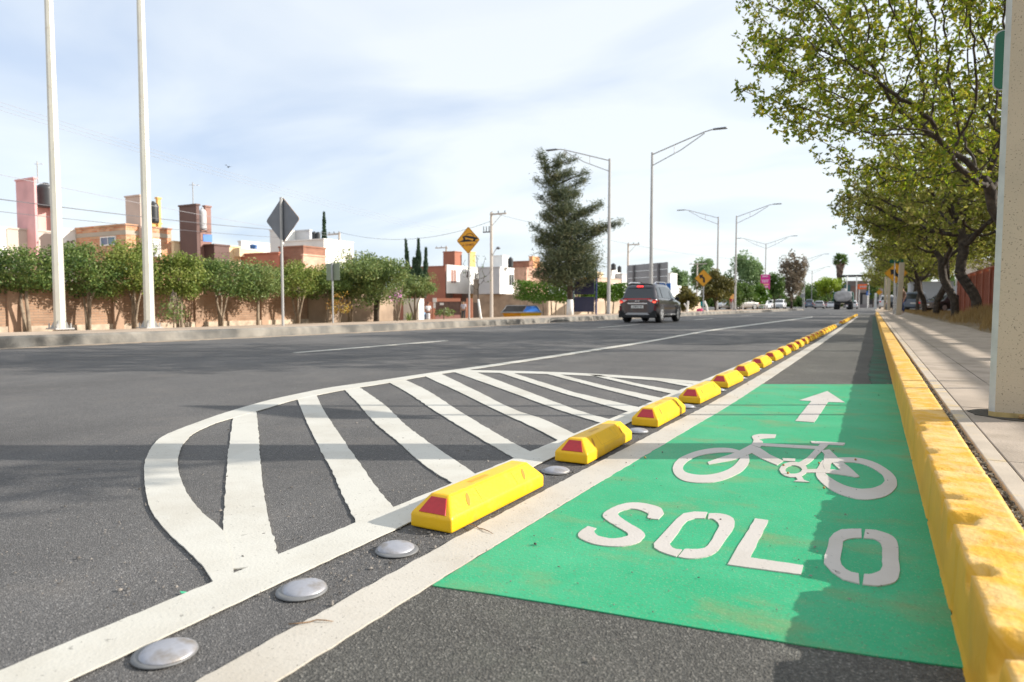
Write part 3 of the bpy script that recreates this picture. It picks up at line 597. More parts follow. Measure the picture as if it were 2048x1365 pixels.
DP = [(-1.315, .915), (-1.300, 1.295), (-1.270, 1.645)]
for i, (x, y) in enumerate(DP):
    if i == 0: dm.location = (x, y, .004); dm['label'] = 'nearest domed metal road stud, at the bottom edge of the view'
    else: dup(dm, (x, y, .004), R(70*i), DL[i])
for i in range(8): y = 2.77+1.107*i; dup(dm, (bx_(y)+.02, y, .004), R(50*i), f'domed metal road stud in the gap behind the {ORD[i]} yellow kerb block')
for i in range(6): y = 25.3+.75*i; dup(dm, (bx_(y), y, .004), R(50*i), f'{["first","second","third","fourth","fifth","last"][i]} road stud in the stretch where yellow blocks are missing')
# twigs and paint flake
def twig(px, py, ln, ang, lab):
    q = G(px, py, .01); b = MB(); p = []
    for k in range(7): p.append((q.x+ln*(k/6-.5)*math.cos(ang)+.006*math.sin(k*1.3), q.y+ln*(k/6-.5)*math.sin(ang)+.004*math.cos(k*1.7), .0105+.004*math.sin(k)**2))
    b.tube(p, [.0016]*6+[.0008], 5); tag(b.build('twig', mat('twig_bark', (.25, .15, .08), .9), smooth=True), lab, 'twig')
twig(620, 1246, .10, R(40), 'thin brown twig lying across the white line near the camera')
twig(960, 1058, .12, R(-20), 'thin dry twig lying beside the nearest yellow kerb block')
b = MB(); q = G(366, 1186, .005); b.prism([(q.x-.012, q.y), (q.x+.002, q.y-.006), (q.x+.016, q.y+.002), (q.x+.006, q.y+.006)], .005, .007); tag(b.build('paint_flake', mat('flake_green', (.05, .5, .25), .5)), 'small bright green paint flake lying on the dark asphalt', 'paint flake')
# ------------------------------------------------------------------ poles, lamps, signs
def lamp(label, loc, arms, hgt=9.2, m=None, r=.112):
    m = m or M_poleG
    t = thing('street_lamp', label, 'street lamp', loc, 0, 'tall street lamps along the far kerb')
    b = MB(); b.tube([(0, 0, 0), (0, 0, hgt*.5), (0, 0, hgt)], [r, r*.82, r*.6], 8); b.build('pole', m, t)
    b = MB(); b.box(-.2, .2, -.2, .2, .0, .03)
    for sx in (-.15, .15):
        for sy in (-.15, .15): b.tube([(sx, sy, .03), (sx, sy, .13)], .016, 6)
    for a in range(4):
        c, s_ = math.cos(a*PI/2+PI/4), math.sin(a*PI/2+PI/4)
        b.add([(c*r*.9, s_*r*.9, .03), (c*.19, s_*.19, .03), (c*r*.95, s_*r*.95, .2), (c*r*.9-s_*.012, s_*r*.9+c*.012, .03), (c*.19-s_*.012, s_*.19+c*.012, .03), (c*r*.95-s_*.012, s_*r*.95+c*.012, .2)], [(0, 1, 2), (5, 4, 3), (0, 3, 4, 1), (1, 4, 5, 2)])
    b.build('base_plate', M_poleG if m is M_poleW else m, t)
    for sg in arms:
        b = MB(); top = hgt-.12; X = lambda x, z: (sg*x, 0, top+z)
        b.tube([X(0, 0), X(1.6, .52), X(2.9, .93), X(3.25, 1.0), X(3.5, 1.0)], .032, 6)
        b.tube([X(0, -.62), X(1.6, .08), X(2.9, .86)], .026, 6); b.tube([X(1.25, .41), X(1.25, -.08)], .02, 6)
        a = b.build('arm', M_poleG, t)
        h = MB(); h.prism([(3.35, -.09), (4.05, -.13), (4.12, 0), (4.05, .13), (3.35, .09)], top+.97, top+1.05, 0, Matrix.Diagonal((sg, 1, 1, 1))); h.build('lamp_head', M_signback, a, bevel=.02)
    return t
lamp('nearest white street lamp pole, leftmost of the two in front of the brick wall', P(120, 15.3, .2), (-1,), m=M_poleW, r=.118)
lamp('white street lamp pole, right of the two in front of the brick wall', P(299, 16, .2), (1,), m=M_poleW, r=.118)
lamp('street lamp with its arm pointing left above the tall feathery tree', P(1217, 40.5, .1), (-1,))
lamp('street lamp rising behind the dark SUV with its arm pointing right', P(1301, 39.1, .15), (1,))
lamp('farther street lamp with its arm pointing left, beside the left yellow arrow sign', P(1433.5, 67.8, .2), (-1,))
lamp('farther street lamp with its arm pointing right, right of the left arrow sign', P(1469.5, 67, .2), (1,))
l5 = lamp('double armed street lamp carrying the magenta banner', P(1529, 97, .2), (-1, 1))
lamp('distant double armed street lamp beside the bare brown tree', P(1607, 128, 0), (-1, 1)); lamp('farthest double armed street lamp, before the lime green tree', P(1622, 170, 0), (-1, 1))
# banner
q = P(1529, 96.6); t = thing('banner', 'magenta banner with pale lines of writing on a double street lamp', 'banner', (q.x, q.y, 2.9))
b = MB(); b.box(-.62, .62, -.05, -.02, 0, 2.1); b.build('cloth', mat('banner_magenta', (.60, .03, .26), .7, .05, 3), t)
b = MB()
for z, h_, x0, x1 in ((1.75, .18, -.38, .38), (1.25, .13, -.45, .45), (1.02, .13, -.38, .4), (.28, .2, -.42, .42)):
    for k in range(6): xx = x0+(x1-x0)*k/6; b.box(xx, xx+(x1-x0)/6*.72, -.056, -.051, z, z+h_)
b.build('writing', mat('banner_pale', (.80, .62, .76), .7), t); b = MB(); b.box(-.45, .45, -.056, -.051, .62, .8); b.build('band', mat('banner_peach', (.85, .45, .30), .7), t)
def diamond(name, label, cat, loc, half, rz, zc, front, post_r=.035, postm=None, back=M_signback, zb=0, art=None, tilt=0):
    """diamond panel, post behind it; -Y is the printed side"""
    t = thing(name, label, cat, loc, rz)
    b = MB(); b.tube([(0, .05, 0), (0, .05, zc+half*.95)], post_r, 8); b.build('post', postm or M_galv, t)
    Mx = Matrix.Translation((0, 0, zc)) @ Matrix.Rotation(tilt, 4, 'Y') @ Matrix.Rotation(PI/2, 4, 'X')
    r = .06; s = half
    def rd(h):
        o = []
        for cx, cy, a0 in ((0, h, PI/2), (-h, 0, PI), (0, -h, 3*PI/2), (h, 0, 0)):
            k = Vector((cx, cy))*(1-r*1.4/h)
            for a in (-.6, 0, .6): o.append((k.x+r*math.cos(a0+a), k.y+r*math.sin(a0+a)))
        return o
    b = MB(); b.prism(rd(s), -.0, .004, 0, Mx); b.prism(rd(s-.004), -.006, -.0005, 1, Mx); p = b.build('panel', [front, back], t)
    bo = MB(); o_ = rd(s-.02); i_ = rd(s-.035); n = len(o_)
    bo.add([Mx @ Vector((x, y, .0055)) for x, y in o_+i_], [(k, (k+1) % n, n+(k+1) % n, n+k) for k in range(n)]); 
    if front is M_signY: bo.build('border', M_black, p)
    if art:
        for k, poly in enumerate(art):
            a = MB(); n = len(poly); a.add([Mx @ Vector((x, y, .0065)) for x, y in poly], [tuple(range(n))]); a.build('pictogram', M_black, p)
    return t
d1 = diamond('road_sign', 'grey back of a diamond road sign on a tall post left of centre', 'road sign', (*P(569, 17.8)[:2], .2), .60, 0, Z(442, 17.8)-.2, M_signY, postm=M_poleG)
d1.rotation_euler.z = PI  # seen from behind
bm = MB(); bm.box(-.04, .04, .03, .045, Z(442, 17.8)-.2-.56, Z(442, 17.8)-.2+.58); bm.build('rail', M_galv, d1)
car_p = [(-.12, .13), (-.26, .10), (-.29, .15), (-.20, .19), (-.05, .19), (.22, .15), (.40, .10), (.47, .04), (.36, .01), (.32, .03), (.05, .08), (-.05, .10), (-.09, .12)]
cabin = [(-.12, .195), (-.05, .265), (.10, .285), (.20, .26), (.29, .16), (.26, .155), (.18, .235), (.09, .26), (-.04, .24), (-.09, .193)]
hump = [(-.50, -.06), (-.38, -.03), (-.22, .035), (0, .04), (.10, .01), (.22, -.03), (.44, -.045), (.44, -.06)]
whl = lambda cx, cy: [(cx+.055*math.cos(2*PI*k/12), cy+.055*math.sin(2*PI*k/12)) for k in range(12)]
sc = lambda pl, k=.88: [(x*k, y*k) for x, y in pl]
d2 = diamond('road_sign', 'yellow diamond speed hump sign with a car over a hump', 'road sign', (*P(937, 25)[:2], .15), .50, 0, Z(482, 25)-.15, M_signY, art=[sc(car_p), sc(cabin), sc(hump), sc(whl(-.19, .07)), sc(whl(.29, -.01))], postm=M_poleG)
def text(s, size, loc, rot, m, parent, ext=.001, name='lettering', align='CENTER'):
    c = bpy.data.curves.new(name, 'FONT'); c.body = s; c.size = size; c.align_x = align; c.align_y = 'CENTER'; c.extrude = ext; c.resolution_u = 2; c.offset = size*.012
    o = bpy.data.objects.new(name, c); COL.objects.link(o); o.location = loc; o.rotation_euler = rot
    dg = bpy.context.evaluated_depsgraph_get(); me = bpy.data.meshes.new_from_object(o.evaluated_get(dg)); bpy.data.objects.remove(o)
    mo = bpy.data.objects.new(name, me); COL.objects.link(mo); me.materials.clear(); me.materials.append(m); mo.location = loc; mo.rotation_euler = rot
    if parent: mo.parent = parent
    return mo
text('A 150 MTS', .105, (0, -.009, Z(482, 25)-.15-.17), (PI/2, 0, 0), mat('sign_text', (.22, .07, .05), .6), d2)
arrow = [(.10, -.28), (.10, -.05), (.05, .06), (-.05, .12), (-.02, .22), (-.28, .20), (-.18, -.06), (-.12, .03), (-.05, -.02), (-.02, -.10), (-.02, -.28)]
d3 = diamond('road_sign', 'yellow diamond sign with a curved left arrow, left of the double lamps', 'road sign', (*P(1405.5, 43)[:2], .18), .55, 0, Z(557, 43)-.18, M_signY, art=[arrow], postm=M_galv)
d4 = diamond('road_sign', 'yellow diamond sign with a black arrow, half hidden by a leaning concrete pole', 'road sign', (*P(1789, 43)[:2], .17), .66, 0, Z(547, 43)-.17, M_signY, art=[[(.06, .0), (-.02, .12), (.04, .20), (-.32, .24), (-.26, -.14), (-.16, -.04), (-.06, -.14), (.14, -.30), (.26, -.18)]], postm=M_galv)
# small square sign seen from behind
q = P(666, 21.5); t = thing('road_sign', 'small square sign seen from behind, on a thin post by the stucco wall', 'road sign', (q.x, q.y, .12))
b = MB(); b.tube([(0, 0, 0), (0, 0, 1.95)], .028, 8); b.build('post', M_galv, t)
b = MB(); b.box(-.27, .27, .03, .036, 1.40, 1.93); b.build('panel', mat('sign_back_greenish', (.22, .27, .20), .5, .1, 4), t); b = MB(); b.box(-.03, .03, -.028, -.02, 1.4, 1.93); b.build('rail', M_galv, t)
# green route sign behind the near concrete pole
t = thing('route_sign', 'dark green route sign with a white shield behind the near concrete pole', 'road sign', (1.38, 6.10, .18))
Mz = Matrix.Rotation(PI/2, 4, 'X')
def rrect(x0, x1, y0, y1, r, n=5):
    o = []
    for cx, cy, a in ((x1-r, y1-r, 0), (x0+r, y1-r, PI/2), (x0+r, y0+r, PI), (x1-r, y0+r, 3*PI/2)):
        for k in range(n+1): o.append((cx+r*math.cos(a+PI/2*k/n), cy+r*math.sin(a+PI/2*k/n)))
    return o
rr_ = ray(1989, 135); xL = rr_.x/rr_.y*6.10-1.38
b = MB(); b.prism(rrect(xL, .62, 2.13, 2.54, .045), .0, .006, 0, Mz); pn = b.build('panel', M_green_sign, t)
b = MB(); b.prism(rrect(xL-.008, .628, 2.122, 2.548, .05), -.008, -.002, 0, Mz); b.build('rim', M_galv, pn)
sh = [(xL+.055, 2.51), (xL+.055, 2.35), (xL+.062, 2.31), (xL+.085, 2.275), (xL+.13, 2.245), (xL+.20, 2.22), (xL+.27, 2.245), (xL+.315, 2.275), (xL+.338, 2.31), (xL+.345, 2.35), (xL+.345, 2.51), (xL+.2, 2.525)]
b = MB(); b.prism(sh, .0065, .008, 0, Mz); s_ = b.build('shield', M_signW, pn)
cxs, cys = xL+.2, 2.38; inn = lambda k: [(cxs+(x-cxs)*k, cys+(y-cys)*k) for x, y in sh]
b = MB(); n = len(sh); b.add([Mz @ Vector((x, y, .0086)) for x, y in inn(.93)+inn(.86)], [(k, (k+1) % n, n+(k+1) % n, n+k) for k in range(n)]); b.box(xL+.07, xL+.33, -.0092, -.0086, 2.425, 2.432); b.build('shield_border', M_black, pn)
b = MB(); b.prism([(xL+.075, 2.36), (xL+.10, 2.40), (xL+.13, 2.36)], .0088, .0095, 0, Mz); b.build('badge', M_orange, pn)
for sx in (-.50, .45): b = MB(); b.tube([(sx, .05, 0), (sx, .05, 2.52)], .026, 8); b.build('post', M_galv, t)
# concrete poles
def concpole(label, loc, s, hgt, rz=0, lean=(0, 0)):
    t = thing('concrete_pole', label, 'pole', loc, rz, 'tapered concrete poles standing on the sidewalk'); t.rotation_euler = (lean[0], lean[1], rz)
    c = .022*s/.26; b = MB(); vs = []; seg = 40
    def ring(k, z): 
        h = s/2*k; e = c*k
        return [(-h+e, -h, z), (h-e, -h, z), (h, -h+e, z), (h, h-e, z), (h-e, h, z), (-h+e, h, z), (-h, h-e, z), (-h, -h+e, z)]
    for i in range(seg+1):
        z = hgt*i/seg if i != 1 else .028; vs += ring(1-.30*i/seg*hgt/8, z)
    fs = [(i*8+k, i*8+(k+1) % 8, (i+1)*8+(k+1) % 8, (i+1)*8+k) for i in range(seg) for k in range(8)]+[tuple(range(seg*8, seg*8+8))]
    b.add(vs, fs); b.m = [2 if i < 8 else 1 if (i < seg*8 and i % 8 in (7, 6)) else 0 for i in range(len(fs))]
    b.build('shaft', [M_pole_conc, M_pole_edge, M_pole_base], t)
    return t
q = P(2046, 3.45); npole = concpole('near concrete pole, large and pale, at the right edge', (q.x+.02, q.y, .187), .30, 7.5, R(-7))
b = MB(); ring = [(.23*(1+.25*noise.noise(Vector((math.cos(a)*2, math.sin(a)*2, 0))))*math.cos(a), .21*(1+.3*noise.noise(Vector((math.cos(a)*2, 3, math.sin(a)*2))))*math.sin(a)) for a in [2*PI*k/30 for k in range(30)]]
b.prism([(q.x+.02+x, q.y+y) for x, y in ring], .18, .1915); tag(b.build('soil_patch', M_dark), kind='structure')
for i, (dx, dy) in enumerate([(-.02, -.17), (.06, -.19), (.03, -.21)]):
    b = MB(); b.lathe([(.004, -.011), (.010, -.007), (.012, 0), (.010, .007), (.003, .011)], 10, (0, 0, 0)); tag(b.build('fallen_fruit', mat('fallen_fruit', (.34, .20, .07), .7, .2, 40), smooth=True, loc=(q.x+dx, q.y+dy, .203)), ['small dry brown fruit at the pole foot, left one', 'small dry brown fruit at the pole foot, right one', 'small dry brown fruit at the pole foot, front one'][i], 'fruit')
for i, (px, py) in enumerate([(1638, 928), (1567, 932), (1711, 921), (1576, 948), (1648, 978), (1234, 890), (1290, 917)]):
    q = G(px, py, .012); b = MB(); b.lathe([(.002, -.005), (.0045, -.003), (.0055, 0), (.0045, .003), (.001, .005)], 10); tag(b.build('fallen_fruit', MATS['fallen_fruit'], smooth=True, loc=(q.x, q.y, .0165)), 'small dry brown fruit lying ' + ['on the saddle post of the bicycle symbol', 'left of the painted chainring', 'at the top of the painted rear wheel', 'inside the painted chainring', 'at the lower left of the painted rear wheel', 'on the white line beside the second block', 'on the white line in the pole shadow'][i], 'fruit')
concpole('leaning concrete pole with a bright right side, in front of the arrow sign', (*P(1796, 38.6)[:2], .17), .30, 2.95, 0, (0, R(2.2)))
q = P(1800, 38.4); 
concpole('distant pale concrete pole, second beyond the leaning one', (*P(1776, 72)[:2], .17), .32, 4.6); concpole('distant concrete pole beside the parked van, farthest of the poles', (*P(1769, 80)[:2], .17), .30, 4.8)
# ------------------------------------------------------------------ left boundary walls
def wallseg(name, label, p0, p1, th, z0, z1, m, cap=None, cat='wall', zc=.08):
    d = Vector((p1[0]-p0[0], p1[1]-p0[1])); L_ = d.length; a = math.atan2(d.y, d.x)
    b = MB(); b.box(0, L_, -th/2, th/2, z0, z1); t = thing(name, label, cat, (p0[0], p0[1], 0), a); b.build('panel', m, t)
    if cap: b = MB(); b.box(-.02, L_+.02, -th/2-.03, th/2+.03, z1+.001, z1+zc); b.build('coping', cap, t)
    return t
M_stucco = plain('brown_stucco', (.34, .25, .18), .25, 1.5); M_plinth = plain('stone_plinth', (.45, .36, .27), .3, 5)
w1 = wallseg('boundary_wall', 'long low orange brick wall behind the row of clipped trees', (-18.8, -4), (-18.8, 19.0), .25, -.3, 1.26, M_brickwall, plain('wall_cap', (.45, .30, .2)))
b = MB()
for i in range(9): y = -2+i*2.6; b.box(y+2-.02, y+2.28, -.19, -.125, -.3, 1.30)
b.build('pier', plain('brick_pier', (.38, .25, .17), .2, 3), w1)
b = MB(); b.box(0, 23, -.17, -.128, -.3, .22); b.build('plinth', M_plinth, w1)
wallseg('boundary_wall', 'brown stucco garden wall right of the brick wall', (-18.75, 19.02), (-18.6, 24.4), .22, -.3, 1.32, M_stucco)
wallseg('gate_pillar', 'short bright white pillar at the end of the stucco wall', (-18.3, 24.6), (-17.55, 24.7), .5, -.3, 1.02, plain('whitewash', (.78, .76, .72)), cat='pillar')
# ------------------------------------------------------------------ buildings from corners
def hb(d, xl, xc, xr, yt, z0=-1.0):
    k = lambda x: (x-CX)/F
    lat = k(xc)*d; C = P(xc, d); kl, kr = k(xl), k(xr)
    t = (lat-kl*d)/(rx_+math.sin(YAW)*kl); s = (kr*d-lat)/(ry_-math.cos(YAW)*kr)
    if s < 0 or s > 40: s = 8.0
    if t < 0: t = 8.0
    return [C.x-t, C.x, C.y, C.y+s, z0, Z(yt, d)]
C_ = {}
def pm(n, c, **k): return plain('plaster_'+n, c, **k)
PW = pm('white', (.80, .79, .76)); PB = pm('beige', (.52, .46, .40)); PP = pm('pink', (.66, .36, .36), v=.16); PC = pm('cream', (.74, .58, .38)); POc = pm('ochre', (.72, .45, .16)); PBr = pm('brown', (.14, .085, .075)); PBrL = pm('light_brown', (.30, .17, .14))
PG = pm('grey', (.50, .50, .51)); PR = pm('red', (.46, .17, .11), v=.15); PRu = pm('rust', (.36, .14, .09)); POr = pm('orange', (.80, .42, .20)); PTan = pm('tan', (.50, .36, .28))
def house(label, walls, wins=(), name='house', cat='house', doors=()):
    """walls: (d,xl,xc,xr,ytop,mat[,zbottom]); wins: (wall idx, face 'X'/'Y', u0,u1 fractions, ytop px, ybottom px, mat)"""
    bx = [hb(*w_[:5], *(w_[6:7] or (-1.0,))) for w_ in walls]
    t = thing(name, label, cat, ((bx[0][0]+bx[0][1])/2, bx[0][2], -1.0))
    ws = []
    for w_, x in zip(walls, bx):
        b = MB(); b.box(*x); ws.append(b.build('wall', w_[5], t, world=True))
        b = MB(); b.box(x[0]-.04, x[1]+.05, x[2]-.05, x[3]+.04, x[5]+.003, x[5]+.09); b.build('parapet', w_[5], t, world=True)
    for (i, fc, u0, u1, ya, yb, m) in wins:
        x = bx[i]; d = walls[i][0]; b = MB(); fr = MB(); za, zb = Z(yb, d), Z(ya, d)
        if fc == 'X':
            y0, y1 = x[2]+(x[3]-x[2])*u0, x[2]+(x[3]-x[2])*u1; b.box(x[1]+.004, x[1]+.02, y0, y1, za, zb); e = .06
            for q in ((y0-e, y0, za-e, zb+e), (y1, y1+e, za-e, zb+e), (y0, y1, za-e, za), (y0, y1, zb, zb+e), ((y0+y1)/2-.02, (y0+y1)/2+.02, za, zb)): fr.box(x[1]+.003, x[1]+.05, *q)
        else:
            x0, x1 = x[0]+(x[1]-x[0])*u0, x[0]+(x[1]-x[0])*u1; b.box(x0, x1, x[2]-.02, x[2]-.004, za, zb); e = .06
            for q in ((x0-e, x0, za-e, zb+e), (x1, x1+e, za-e, zb+e), (x0, x1, za-e, za), (x0, x1, zb, zb+e), ((x0+x1)/2-.02, (x0+x1)/2+.02, za, zb)): fr.box(q[0], q[1], x[2]-.05, x[2]-.003, q[2], q[3])
        f = b.build('window', m, t, world=True); fo = fr.build('frame', PW, None); fo.data.transform(Matrix.Translation(-t.location)); fo.parent = f
    return t, bx
def tank(label, px, d, yb, yt, wpx, m=M_tank):
    q = P(px, d, Z(yb, d)); r = wpx/2*d/F; h = Z(yt, d)-Z(yb, d); t = thing('water_tank', label, 'water tank', q)
    b = MB(); pr = []
    for k in range(9): z = h*.84*k/8; pr.append((r*(1 if k % 2 else .955), z))
    pr += [(r*.93, h*.88), (r*.6, h*.96), (r*.3, h*.98)]; b.lathe(pr, 20); b.build('body', m, t, smooth=True)
    b = MB(); b.lathe([(r*.3, 0), (r*.3, h*.06), (r*.1, h*.07)], 16, (0, 0, h*.975)); b.build('lid', m, t)
def antenna(label, px, d, yb, yt):
    q = P(px, d, Z(yb, d)); h = Z(yt, d)-Z(yb, d); b = MB(); b.tube([(0, 0, 0), (0, 0, h)], .03, 5); b.tube([(-.3, 0, h*.9), (.55, 0, h*.84)], .015, 4); b.tube([(.3, -.2, h*.86), (.3, .2, h*.86)], .012, 4)
    tag(b.build('antenna', M_poleG, loc=q), label, 'antenna')
house('white stepped house wall at the far left edge behind the trees', [(36, -80, -20, 19, 456, PW), (36.4, -60, -30, 3, 426, PW)])
house('beige house with a pink open rooftop tower behind the lamp pole', [(38, -10, 21, 110, 459, PB), (38.5, 42, 78, 83, 361, PP), (40.2, 80, 83.5, 120, 417, pm('palepink', (.66, .40, .36))), (40.6, 112, 118, 127, 366, PP)])
tank('black water tank in the pink rooftop tower', 101, 40.2, 417, 371, 33); antenna('thin mast above the pink rooftop tower', 86, 40, 370, 327)
house('small white house with a brown window between pink and brick houses', [(39.5, 118, 128, 158, 461, PW)], [(0, 'X', .35, .75, 482, 494, PBr)])
house('brick house with grey concrete bands and a cream rooftop tower', [(38, 158, 257, 347, 452, M_housebrick), (38.6, 258, 287, 289, 395, pm('rosebeige', (.58, .45, .38))), (40, 298, 303, 328, 448, POc), (40.4, 318, 322, 328, 400, POc)],
      [(0, 'Y', .52, .80, 474, 488, M_skyglass), (0, 'X', .35, .72, 476, 509, PG)])
x = hb(38, 158, 257, 347, 452); b = MB(); b.box(x[0]-.02, x[1]+.02, x[2]-.02, x[3]+.02, Z(470, 38), Z(462, 38)); tag(b.build('concrete_band', plain('band_concrete', (.42, .37, .30))), None, None).parent = None
bo = bpy.data.objects['concrete_band']; hh = [o for o in bpy.data.objects if o.get('label', '').startswith('brick house with grey')][0]; bo.data.transform(Matrix.Translation(-hh.location)); bo.parent = hh
tank('black water tank in the cream rooftop tower', 313, 39.6, 448, 407, 20)
house('plain yellow plastered wall of a low house left of the brown tower', [(39, 347, 352, 366, 486, PC)])
house('dark brown house with a tall brown rooftop tower', [(40, 364, 432, 462, 492, PBr), (38.5, 364, 398, 404, 413, PBr), (40.2, 396, 405, 417, 464, PBrL), (40.8, 412, 416, 427, 416, PBrL)])
tank('grey water tank between the brown tower slabs', 410, 40.0, 462, 420, 15, PG); antenna('television mast on the brown tower', 392, 40, 412, 368)
x = hb(40.2, 396, 405, 427, 464); b = MB(); q = P(419, 39.6); b.box(-.26, .26, -.03, .03, 0, .42); tag(b.build('blue_sheet', mat('blue_sheet', (.10, .25, .62), .5), loc=(q.x, q.y, Z(485, 39.6))), 'blue sheet hung on the brown rooftop tower', 'sheet').rotation_euler.z = R(75)
# low houses centre-left
t, _ = house('cream low house with a curved awning roof', [(41, 455, 462, 483, 495, PC)])
b = MB(); q0 = P(482, 41); pr = [(0, Z(497, 41)), (1.3, Z(499, 41)), (2.6, Z(505, 41)), (3.4, Z(514, 41)), (3.6, Z(521, 41))]
for (u, z), (u2, z2) in zip(pr, pr[1:]): b.add([(q0.x-1.5, q0.y+u, z), (q0.x, q0.y+u, z), (q0.x, q0.y+u2, z2), (q0.x-1.5, q0.y+u2, z2), (q0.x-1.5, q0.y+u, z-.5), (q0.x, q0.y+u, z-.5), (q0.x, q0.y+u2, z2-.5), (q0.x-1.5, q0.y+u2, z2-.5)], [(0, 1, 2, 3), (1, 5, 6, 2), (0, 4, 5, 1), (3, 2, 6, 7), (4, 7, 6, 5)])
b.build('awning', PC, t, world=True)
house('low white house behind the curved awning', [(50, 480, 486, 545, 485, PW)]); tank('blue water tank on the low white house', 510, 50, 499, 490, 14, mat('tank_blue', (.05, .14, .35), .5))
t, _ = house('house with a red sloping roof left of the diamond sign', [(40, 484, 560, 562, 508, PR)])
house('brown brick house right of the diamond sign post', [(40, 561, 609, 653, 495, M_brownbrick), (39.9, 606, 608.5, 653, 512, M_pinkbrick)])
house('large white house with grey side walls behind the clipped trees', [(46, 571, 650, 708, 481, PW), (48, 543, 566, 597, 462, PW), (48.5, 590, 622, 626, 463, PG)], [(0, 'X', .80, .95, 507, 540, PBr)])
tank('left black water tank on the large white house', 631, 48, 481, 465, 9); tank('right black water tank on the large white house', 639, 48, 481, 466, 9)
# rust / white houses (centre)
Zb = lambda y, d: Z(y, d)
house('rust coloured house with a brick tower and white upper front', [(68, 800, 891, 892, 534, PRu, -1), (70, 887, 910, 924, 505, PRu), (66, 893, 895, 957, 532, PW, Z(587, 66)), (69, 860, 893, 962, 540, pm('darkfront', (.20, .15, .12)), -1), (71, 938, 941, 951, 506, POc)],
      [(2, 'X', .10, .26, 540, 566, PBrL), (2, 'X', .60, .72, 540, 552, M_glass), (2, 'X', .86, .97, 543, 560, M_glass)])
house('white and grey two storey house right of the utility pole', [(65, 957, 999, 1028, 536, PG, Z(588, 65)), (65.05, 998.5, 1000, 1028, 537, PW, Z(588, 65)), (68, 986, 1005, 1017, 513, PW), (67, 947, 1000, 1040, 560, pm('lowgrey', (.3, .25, .2)))], [(1, 'X', .62, .95, 548, 570, M_glass)])
tank('black water tank on the white and grey house', 1021, 66, 536, 516, 11)
house('pink brick house left of the feathery tree', [(72, 1000, 1053, 1094, 537, M_pinkbrick), (74, 1020, 1058, 1066, 524, M_brownbrick), (75, 1058, 1065, 1079, 515, POr), (76, 1078, 1080, 1096, 527, PC)])
# low dark wall under the houses with a gate
wallseg('boundary_wall', 'brown roadside wall right of the salmon gate', P(946, 66)[:2], P(1110, 66)[:2], .25, -1.2, Z(590, 66), M_stucco)
q0, q1 = P(862, 62), P(958, 62); a = math.atan2(q1.y-q0.y, q1.x-q0.x); Lg = (q1-q0).length; kx = lambda px: (px-862)/96*Lg; z0 = Z(640, 62)
t = thing('gate', 'salmon framed yard gate with dark mesh panels', 'gate', (q0.x, q0.y, z0), a); Hg = Z(597, 62)-z0; sal = plain('salmon_paint', (.66, .28, .18)); dk = mat('dark_mesh', (.13, .08, .065), .8, .2, 4)
b = MB(); b.box(kx(866), kx(921), -.08, .08, Hg-.30, Hg); b.box(kx(933), kx(945), -.08, .08, Hg-.30, Hg); b.build('lintel', sal, t)
for px in (861, 868, 934, 943): b = MB(); b.box(kx(px)-.12, kx(px)+.12, -.10, .10, 0, Hg-.31); b.build('post', sal, t)
b = MB(); b.box(kx(869), kx(920), -.03, .03, .3, Hg-.31); b.build('mesh_panel', dk, t); b = MB(); b.box(kx(870), kx(921), -.09, -.035, .0, .45); b.build('kick_board', plain('salmon_low', (.62, .32, .28)), t)
for px in (889, 909): b = MB(); b.box(kx(px)-.04, kx(px)+.04, -.05, -.032, .46, Hg-.32); b.build('bar', dk, t)
b = MB(); b.box(kx(880), kx(888), -.06, -.04, Hg-.62, Hg-.42); b.build('sign_plate', M_signW, t); b = MB(); b.box(kx(866), kx(874), -.14, -.085, Hg-.36, Hg+.02); b.box(kx(867), kx(871.5), -.14, -.105, Hg-.9, Hg-.4); b.build('meter_box', M_signW, t)
b = MB(); b.box(kx(946), kx(958), .2, .3, 0, Hg-.4); b.build('side_panel', plain('dark_side', (.10, .09, .08)), t)
b = MB(); b.box(kx(922), kx(932), .15, .2, 0, Hg-.3); b.build('door', plain('tan_door', (.34, .27, .18)), t)
# barrels by the gate
def barrel(label, px, w, yt, m):
    d = 58; q = P(px, d, Z(641, d)); r = w/2*d/F; h = Z(yt, d)-q.z; b = MB(); b.lathe([(r*.88, 0), (r, h*.12), (r*.97, h*.3), (r, h*.33), (r*.97, h*.36), (r*.97, h*.64), (r, h*.67), (r*.97, h*.7), (r, h*.9), (r*.9, h)], 20)
    tag(b.build('barrel', m, smooth=True, loc=q), label, 'barrel')
barrel('blue plastic barrel left of the salmon gate', 845.5, 11, 625, mat('barrel_blue', (.04, .22, .42), .5, .1, 2)); barrel('pale grey barrel between the blue barrel and the gate', 856, 9, 627, mat('barrel_grey', (.45, .44, .46), .5, .1, 2))
# dumpster
d = 50; q = P(1044, d, Z(637.5, d)); t = thing('dumpster', 'yellow and blue open waste skip by the roadside wall', 'dumpster', q, R(25)); S = d/F; t.scale = (.83, .83, 1)
def dz(y): return (637.5-y)*S
for (x0, x1, m) in ((-1.7, -.1, mat('skip_orange', (.78, .32, .01), .5, .1, 2)), (-.1, 1.75, mat('skip_yellow', (.85, .50, .01), .5, .1, 2))):
    b = MB(); lo = .80; a0 = x0*(.86 if x0 < -1 else 1); a1 = x1*(.86 if x1 > 1 else 1)
    b.add([(a0, -.6, 0), (a1, -.6, 0), (a1, .6, 0), (a0, .6, 0), (x0, -.8, dz(625)), (x1, -.8, dz(625)), (x1, .8, dz(625)), (x0, .8, dz(625))], [(3, 2, 1, 0), (0, 1, 5, 4), (1, 2, 6, 5), (2, 3, 7, 6), (3, 0, 4, 7)]); b.build('bin', m, t)
